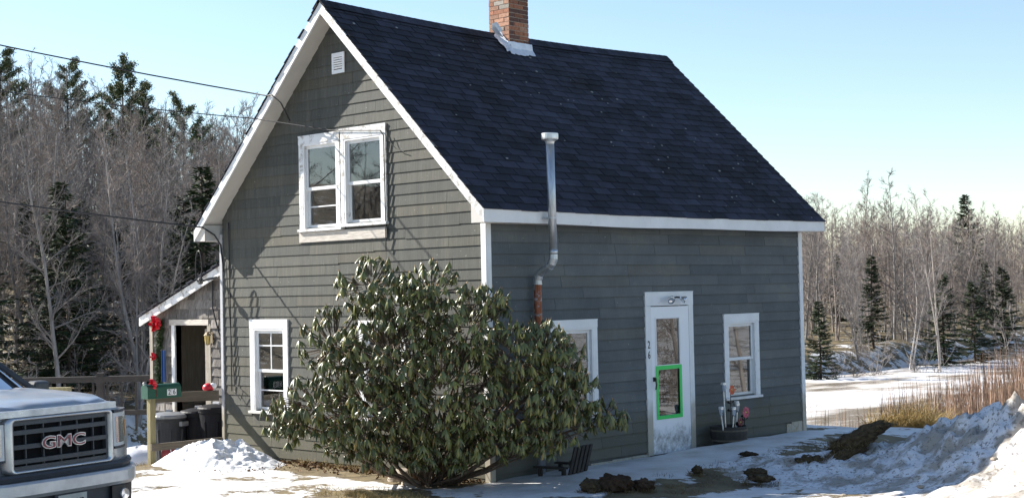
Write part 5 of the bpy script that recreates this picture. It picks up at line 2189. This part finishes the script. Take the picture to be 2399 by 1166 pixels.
for u_, dp, k_, s_, lb in ((230, 44, 0, .8, 'pale bare shrub in front of the spruces behind the railing'), (40, 44, 1, 1.1, 'bare shrub above the pickup hood at the left edge'), (1960, 62, 1, .9, 'bare shrub on the bank right of the house corner'), (2045, 63, 2, 1.0, 'dark bare shrub leaning over the ice edge'),
                       (2380, 64, 0, 1.5, 'spreading bare shrub with arching branches at the right edge'), (2150, 64, 1, .9, 'bare shrub below the birches')):
    plant('bare_shrub', shrubs[k_], *at_px(u_, dp), s_, lb, 'shrub', 'shrubs along the banks')
for u_, dp, k_, s_, lb in ((560, 40, 2, .98, 'bare treetop showing behind the left slope of the roof'), (1775, 70, 4, .93, 'bare treetop showing over the right slope of the roof'), (2090, 75, 1, .86, 'bare tree with tall crown above the right skyline'), (2010, 95, 3, .95, 'thin bare tree rising above the skyline near the house')):
    plant('bare_tree', bare[k_], *at_px(u_, dp), s_, lb, 'tree')
for i in range(46):
    lf = i % 2 == 0
    for k_ in range(200):
        y = tr_rng.uniform(-4, 32) if lf else tr_rng.uniform(34, 80)
        x = float(np.interp(y, FAR_Y, FAR_X)) - 1.0 - 8 * tr_rng.random()
        u_, v_, dpt = cam_uv(x, y, 1)
        if (-50 < u_ < 540) if lf else (1870 < u_ < 2450):
            break
    plant('bare_shrub', shrubs[tr_rng.randrange(3)], x, y, tr_rng.uniform(.5, .95), 'bare undergrowth shrub below the left wood' if lf else 'bare undergrowth shrub below the trees across the river', 'shrub', 'undergrowth shrubs left' if lf else 'undergrowth shrubs right')
# trees outside the frame that the windows mirror
for i in range(26):
    a = tr_rng.uniform(-.45, .45)
    d_ = tr_rng.uniform(34, 60)
    ang = math.atan2(.72, .70) + a
    plant('bare_tree', bare[tr_rng.randrange(7)], math.cos(ang) * d_ + 4, math.sin(ang) * d_ + 6, tr_rng.uniform(.8, 1.1), 'leafless tree right of the view, mirrored in the front windows', 'tree', 'trees mirrored in the windows')
for i in range(22):
    a = tr_rng.uniform(-.35, .35)
    d_ = tr_rng.uniform(15, 30)
    ang = math.atan2(.72, .70) + a
    plant('bare_tree' if i % 3 else 'bare_shrub', bare[tr_rng.randrange(7)] if i % 3 else shrubs[tr_rng.randrange(3)], math.cos(ang) * d_ + 3, math.sin(ang) * d_ + 5, tr_rng.uniform(.7, 1.0), 'leafless growth right of the view, mirrored in the front windows', 'tree', 'near growth mirrored in the windows')
for i in range(18):
    a = tr_rng.uniform(-.4, .4)
    d_ = tr_rng.uniform(38, 58)
    ang = math.atan2(-.74, -.67) + a
    plant('bare_tree', bare[tr_rng.randrange(7)], math.cos(ang) * d_, math.sin(ang) * d_, tr_rng.uniform(.8, 1.1), 'leafless tree left of the view, mirrored in the gable windows', 'tree', 'trees mirrored in the gable windows')

# ------------------------------------------------------------------ pickup truck
def paint(name, c, metal, rough):
    m, t, b, N, L = newmat(name)
    dust = ramp(t, noise(t, 4, detail=8, rough=.7), [(.35, (0, 0, 0)), (.75, (.55,) * 3)])
    L(mix(t, dust, c, (.34, .31, .28)), b.inputs['Base Color'])
    b.inputs['Metallic'].default_value = metal
    L(ramp(t, dust, [(0, (rough,) * 3), (.6, (.6,) * 3)]), b.inputs['Roughness'])
    b.inputs['Coat Weight'].default_value = .35
    b.inputs['Coat Roughness'].default_value = .12
    return m


M['paint'] = paint('silver_truck_paint', (.36, .38, .41), .6, .28)
M['chrome'] = paint('dusty_chrome', (.62, .63, .65), .8, .28)
M['gplast'] = basic('grey_grille_plastic', (.05, .054, .062), .5, .2, 10, bmp=0)
M['void'] = basic('grille_void', (.008, .008, .009), .8, .2, 10, bmp=0, spec=.1)
M['trimplast'] = basic('dark_bumper_plastic', (.045, .047, .055), .6, .25, 6, bmp=0)
M['hlamp'] = basic('headlamp_lens', (.62, .62, .62), .18, .1, 10, bmp=0)
M['amberlens'] = basic('amber_marker', (.65, .30, .10), .25, .1, 10, bmp=0)
M['tint'] = glass_mat('truck_glass', (.35, .42, .45), .62)
M['tyre'] = basic('tyre_rubber', (.018, .018, .018), .85, .2, 12, bmp=.2)
M['rim'] = basic('alloy_rim', (.55, .55, .56), .3, .1, 12, metal=.8, bmp=0)
M['gmcred'] = basic('emblem_red', (.26, .055, .07), .35, .1, 12, bmp=0)
M['plate'] = basic('licence_plate', (.46, .46, .42), .5, .15, 12, bmp=0)
tk = thing('pickup_truck', 'silver pickup truck with dark grille parked at the left edge', 'truck', (1.64, -6.6, .262), R_(12.8))
tk.rotation_euler = (0, 0, R_(12.8))


def bcurve(s_):          # how far the nose curves back at lateral offset s
    s_ = abs(s_)
    return .05 * s_ * s_ + 1.25 * max(0, s_ - .60) ** 1.7


def loft(mb, secs, closed=True, caps=True, mi=0):
    n_ = len(secs[0])
    vs = [p for s_ in secs for p in s_]
    fs = []
    for i in range(len(secs) - 1):
        for j in range(n_ if closed else n_ - 1):
            k_ = (j + 1) % n_
            fs.append((i * n_ + j, i * n_ + k_, (i + 1) * n_ + k_, (i + 1) * n_ + j))
    if caps:
        fs.append(tuple(range(n_ - 1, -1, -1)))
        fs.append(tuple((len(secs) - 1) * n_ + j for j in range(n_)))
    mb.add(vs, fs, mi)


# body: hood and fenders
def sect(x, hw, zt, zs, zb, bulge=.0):
    half = [(hw - .02, zb), (hw + .012, zb + .18), (hw + .015, (zb + zs) / 2 + .05), (hw, zs - .06), (hw - .035, zs), (hw - .16, zs + (zt - zs) * .45 + bulge * .5), (hw - .30, zt - .015 + bulge), (hw - .42, zt - .012), (hw * .3, zt + .004), (0, zt + .006)]
    pts = [(x, y_, z_) for y_, z_ in half] + [(x, -y_, z_) for y_, z_ in reversed(half[:-1])]
    return pts


mb = MB()
secs = []
for x, hw, zt, zs, zb in ((-.135, .66, 1.172, 1.09, .55), (-.155, .76, 1.195, 1.09, .52), (-.22, .86, 1.212, 1.085, .50), (-.38, .945, 1.228, 1.08, .48), (-.60, .99, 1.24, 1.08, .48), (-.95, 1.0, 1.258, 1.09, .62), (-1.30, 1.0, 1.27, 1.10, .50), (-1.50, 1.0, 1.27, 1.10, .45)):
    secs.append(sect(x, hw, zt, zs, zb, .012))
loft(mb, secs)
mb.build('hood', M['paint'], tk, smooth=True, fixn=True, bevel=0)
# cab and bed lower body
mb = MB()
secs = []
for x, hw, zt, zs, zb in ((-1.50, 1.0, 1.24, 1.12, .45), (-2.6, 1.005, 1.24, 1.13, .42), (-4.05, 1.0, 1.25, 1.15, .42)):
    secs.append(sect(x, hw, zt, zs, zb))
loft(mb, secs)
mb.build('cab_body', M['paint'], tk, smooth=False, fixn=True)
mb = MB()
for y_ in (-1.0, .90):
    mb.box((-5.75, y_, .55), (-4.10, y_ + .10, 1.33))
mb.box((-5.80, -1.0, .55), (-5.72, 1.0, 1.33))
mb.box((-5.75, -.9, .60), (-4.10, .9, .66))
mb.box((-4.16, -.9, .6), (-4.09, .9, 1.33))
mb.build('cargo_bed', M['paint'], tk, bevel=.015)
# greenhouse pillars + roof
for s in (-1, 1):
    mb = MB()
    mb.tube([(-1.34, s * .82, 1.24), (-2.30, s * .655, 1.81)], .026, 6)
    mb.tube([(-2.30, s * .655, 1.81), (-2.9, s * .67, 1.87), (-3.75, s * .66, 1.84)], .035, 6)
    mb.tube([(-2.75, s * .86, 1.22), (-2.78, s * .67, 1.86)], .045, 6)
    mb.tube([(-4.02, s * .86, 1.22), (-3.76, s * .66, 1.84)], .06, 6)
    mb.build('pillar_frame', M['trimplast'], tk, smooth=True)
mb = MB()
secs = []
for x, hw, z_ in ((-2.28, .64, 1.815), (-2.5, .665, 1.875), (-2.9, .68, 1.895), (-3.5, .67, 1.88), (-3.80, .64, 1.83)):
    secs.append([(x, hw, z_ - .03), (x, hw * .8, z_ + .01), (x, 0, z_ + .02), (x, -hw * .8, z_ + .01), (x, -hw, z_ - .03), (x, 0, z_ - .05)])
loft(mb, secs)
mb.build('cab_roof', M['paint'], tk, smooth=True, fixn=True)
mb = MB()
n_ = 8
vs = []
for i in range(n_ + 1):
    s_ = -1 + 2 * i / n_
    cb_ = .14 * s_ * s_
    vs += [(-1.30 - cb_, s_ * .80, 1.245), (-2.22 - cb_ * .8, s_ * .645, 1.815)]
mb.add(vs, [(2 * i, 2 * i + 2, 2 * i + 3, 2 * i + 1) for i in range(n_)])
mb.build('windshield', M['tint'], tk, smooth=True)
for s in (-1, 1):
    mb = MB()
    mb.add([(-1.50, s * .835, 1.245), (-2.74, s * .86, 1.245), (-2.76, s * .675, 1.83), (-2.34, s * .665, 1.80)], [(0, 1, 2, 3)])
    mb.build('side_window', M['tint'], tk)
    mb = MB()
    mb.add([(-2.80, s * .86, 1.245), (-3.98, s * .86, 1.245), (-3.74, s * .67, 1.82), (-2.82, s * .675, 1.83)], [(0, 1, 2, 3)])
    mb.build('side_window', M['tint'], tk)
    mr = link('mirror', None, tk)
    mm_ = MB()
    mm_.box((-1.72, s * 1.00 - .08 * (s < 0), 1.15), (-1.56, s * 1.00 + .08 * (s > 0) + .0, 1.20))
    mm_.build('mirror_arm', M['trimplast'], mr)
    mb = MB()
    yc = s * 1.14
    mb.box((-1.72, yc - .085, 1.12), (-1.58, yc + .085, 1.30))
    mb.build('mirror_housing', M['gplast'], mr, bevel=.03)
mb = MB()
mb.box((-3.8, -.62, 1.0), (-3.6, .62, 1.45))
for s in (-.38, .38):
    mb.box((-2.75, s - .25, .9), (-2.6, s + .25, 1.55))
    mb.box((-2.73, s - .12, 1.55), (-2.63, s + .12, 1.72))
mb.build('seats', M['trimplast'], tk)
MB().box((-1.62, -.7, 1.10), (-1.45, .7, 1.26)).build('dashboard', M['trimplast'], tk)
# wheels
for x in (-.95, -4.62):
    for s in (-1, 1):
        wh = link('wheel', None, tk)
        wh.location = (x, s * .86, .40)
        MB().lathe([(.24, -.12), (.36, -.13), (.40, -.10), (.40, .10), (.36, .13), (.24, .12)], axis='y', k=28).build('tyre', M['tyre'], wh)
        mb = MB()
        mb.lathe([(.24, -.11), (.24, .11)], axis='y', k=24)
        for k_ in range(6):
            a = k_ * math.pi / 3
            mb.box((-.035, s * .10 - .015, .02), (.035, s * .10 + .015, .235), rot=(0, a, 0), origin=(0, s * .10, 0))
        mb.lathe([(.07, -.115), (.07, .115)], axis='y', k=14)
        mb.build('rim', M['rim'], wh)
        a_ = MB()
        pts = [(x + .47 * math.cos(b_), s * 1.012, .42 + .47 * math.sin(b_)) for b_ in np.linspace(-.2, math.pi + .2, 15)]
        a_.tube(pts, .022, 6)
        a_.build('wheel_arch', M['trimplast'], tk, smooth=True)
# grille
gx = -.055
HWG = .575


def nose(y_, z_, out=0.0):
    return (gx + out - bcurve(y_) - max(0, z_ - .9) * .06, y_, z_)


def strip(mb, y0_, y1_, z0_, z1_, out0, out1, n_=16, mi=0):
    vs = []
    for i in range(n_ + 1):
        y_ = y0_ + (y1_ - y0_) * i / n_
        vs += [nose(y_, z0_, out0), nose(y_, z0_, out1), nose(y_, z1_, out1), nose(y_, z1_, out0)]
    fs = []
    for i in range(n_):
        a, b_ = i * 4, i * 4 + 4
        for j in range(4):
            k_ = (j + 1) % 4
            fs.append((a + j, b_ + j, b_ + k_, a + k_))
    fs += [(0, 1, 2, 3), tuple(n_ * 4 + j for j in (3, 2, 1, 0))]
    mb.add(vs, fs, mi)


mb = MB()
strip(mb, -.50, .50, .70, 1.09, -.052, -.046)
mb.build('grille_back', M['void'], tk, fixn=True)
gr = link('grille', None, tk)
for z_ in (.765, .882, .998):
    mb = MB()
    strip(mb, -.52, .52, z_ - .018, z_ + .018, -.05, -.004)
    mb.build('grille_bar', M['gplast'], gr, fixn=True)
mb = MB()
strip(mb, -.52, .52, .695, .728, -.05, -.006)
strip(mb, -.52, .52, 1.055, 1.088, -.05, -.008)
for s in (-1, 1):
    strip(mb, s * .49, s * .525, .70, 1.085, -.05, -.005, 3)
mb.build('grille_border', M['gplast'], gr, fixn=True)
for y_ in (-.36, -.18, 0, .18, .36):
    mb = MB()
    strip(mb, y_ - .006, y_ + .006, .72, 1.06, -.05, -.022, 1)
    mb.build('grille_post', M['gplast'], gr, fixn=True)
# chrome surround with rounded corners
ring_o, ring_i = [], []
for (cy_, cz_, a0) in ((HWG - .06, 1.12 - .05, 0), (-HWG + .06, 1.12 - .05, 90), (-HWG + .06, .665 + .05, 180), (HWG - .06, .665 + .05, 270)):
    for k_ in range(6):
        a = R_(a0 + k_ * 18)
        ring_o.append((cy_ + .06 * math.cos(a), cz_ + .05 * math.sin(a)))
        ring_i.append((cy_ - .01 + (.03) * math.cos(a) - .035 * (1 if math.cos(R_(a0 + 45)) > 0 else -1) + .012 * (1 if math.cos(R_(a0 + 45)) < 0 else 0) + .01, cz_ + .02 * math.sin(a) - .0 * a))
mb = MB()
n_ = len(ring_o)
prof = [(0.0, -.055), (.0, .000), (.35, .022), (.75, .020), (1.0, .000), (1.0, -.055)]
vs = []
for f_, o_ in prof:
    for i in range(n_):
        y_ = ring_o[i][0] * (1 - f_) + ring_i[i][0] * f_
        z_ = ring_o[i][1] * (1 - f_) + ring_i[i][1] * f_
        vs.append(nose(y_, z_, o_))
fs = []
for k_ in range(len(prof) - 1):
    for i in range(n_):
        j = (i + 1) % n_
        fs.append((k_ * n_ + i, k_ * n_ + j, (k_ + 1) * n_ + j, (k_ + 1) * n_ + i))
mb.add(vs, fs)
mb.build('chrome_surround', M['chrome'], tk, smooth=True, fixn=True)
# emblem
em = link('emblem', None, tk)
for nm, off, mt, ex_, d_ in (('emblem_rim', .007, M['chrome'], .006, .004), ('emblem_letters', -.001, M['gmcred'], .008, .008)):
    me = text_mesh('GMC', .155, ex_, off, name=nm)
    me.materials.append(mt)
    o = link(nm, me, em)
    o.location = (gx + d_, .0, .892)
    o.rotation_euler = (R_(90), 0, R_(90))
    o.scale = (1.36, .88, 1)
# header strip between hood and grille
mb = MB()
strip(mb, -.62, .62, 1.122, 1.175, -.10, .004)
mb.build('hood_lip', paint('sky_tinted_silver_paint', (.50, .54, .60), .75, .22), tk, fixn=True)  # lighter, bluer copy of the body paint: sky reflection put into the colour
# headlights
for s in (-1, 1):
    hl = link('headlight', None, tk)
    mb = MB()
    strip(mb, s * (HWG + .008), s * .90, .79, 1.075, -.10, -.005, 10)
    mb.build('lens', M['hlamp'], hl, smooth=False, fixn=True)
    mb = MB()
    strip(mb, s * .80, s * .885, .86, 1.0, -.08, .002, 4)
    mb.build('marker', M['amberlens'], hl, fixn=True)
    mb = MB()
    strip(mb, s * (HWG + .02), s * .905, 1.076, 1.10, -.10, -.002, 10)
    mb.build('bezel', M['trimplast'], hl, fixn=True)
    mb = MB()
    strip(mb, s * (HWG + .02), s * .90, .768, .789, -.10, -.002, 10)
    mb.build('bezel', M['trimplast'], hl, fixn=True)
    mb = MB()
    strip(mb, s * (HWG + .04), s * (HWG + .19), .82, 1.04, -.06, -.002, 4)
    mb.build('reflector', M['lens'], hl, fixn=True)


# bumper
def bstrip(mb, hw, prof, n_=28):
    """prof: list of (out, z) lofted along the nose curve"""
    secs_ = []
    for i in range(n_ + 1):
        y_ = -hw + 2 * hw * i / n_
        b_ = bcurve(y_ * .98) * 1.05
        secs_.append([(o_ - b_, y_, z_) for o_, z_ in prof])
    loft(mb, secs_)


mb = MB()
bstrip(mb, 1.0, [(-.14, .66), (-.02, .668), (.0, .65), (-.02, .612), (-.14, .60)])
mb.build('bumper_top_pad', M['trimplast'], tk, fixn=True)
mb = MB()
bstrip(mb, 1.005, [(-.14, .608), (.02, .608), (.045, .59), (.05, .505), (.03, .475), (-.14, .475)])
mb.build('bumper_bar', paint('dull_bumper_steel', (.60, .60, .61), .55, .4), tk, fixn=True, smooth=False)
mb = MB()
bstrip(mb, .985, [(-.14, .473), (.0, .473), (-.01, .25), (-.14, .22)])
mb.build('bumper_valance', M['trimplast'], tk, fixn=True)
for s in (-1, 1):
    mb = MB()
    for k_ in range(2):
        y0_ = s * .48
        y1_ = s * .74
    secs_ = []
    for i in range(7):
        y_ = s * (.46 + .28 * i / 6)
        b_ = bcurve(y_) * 1.05
        secs_.append([(.01 - b_, y_, .32), (.035 - b_, y_, .32), (.035 - b_, y_, .468), (.01 - b_, y_, .468)])
    loft(mb, secs_)
    mb.build('fog_light_pocket', M['ink'], tk, fixn=True)
    MB().lathe([(.001, .03), (.045, .035), (.05, .02), (.05, .0)], (.02 - bcurve(.6), s * .60, .39), 16, axis='x').build('fog_light', M['lens'], tk)
lp_ = link('licence_plate', None, tk)
MB().box((.03, -.18, .30), (.045, .18, .472)).build('plate_bracket', M['trimplast'], lp_)
MB().box((.047, -.152, .312), (.050, .152, .464)).build('plate_blank', M['plate'], lp_)
for txt, sz_, zc, sx_ in (('3911 UP', .105, .385, .66),):
    me = text_mesh(txt, sz_, .0008, .0006, name='plate_text')
    me.materials.append(M['ink'])
    o = link('plate_text', me, lp_)
    o.location = (.0515, 0, zc)
    o.rotation_euler = (R_(90), 0, R_(90))
    o.scale = (sx_, 1, 1)
MB().box((-5.6, -.7, .35), (-.5, .7, .56)).build('chassis', M['trimplast'], tk)
print('objects', len(bpy.data.objects))
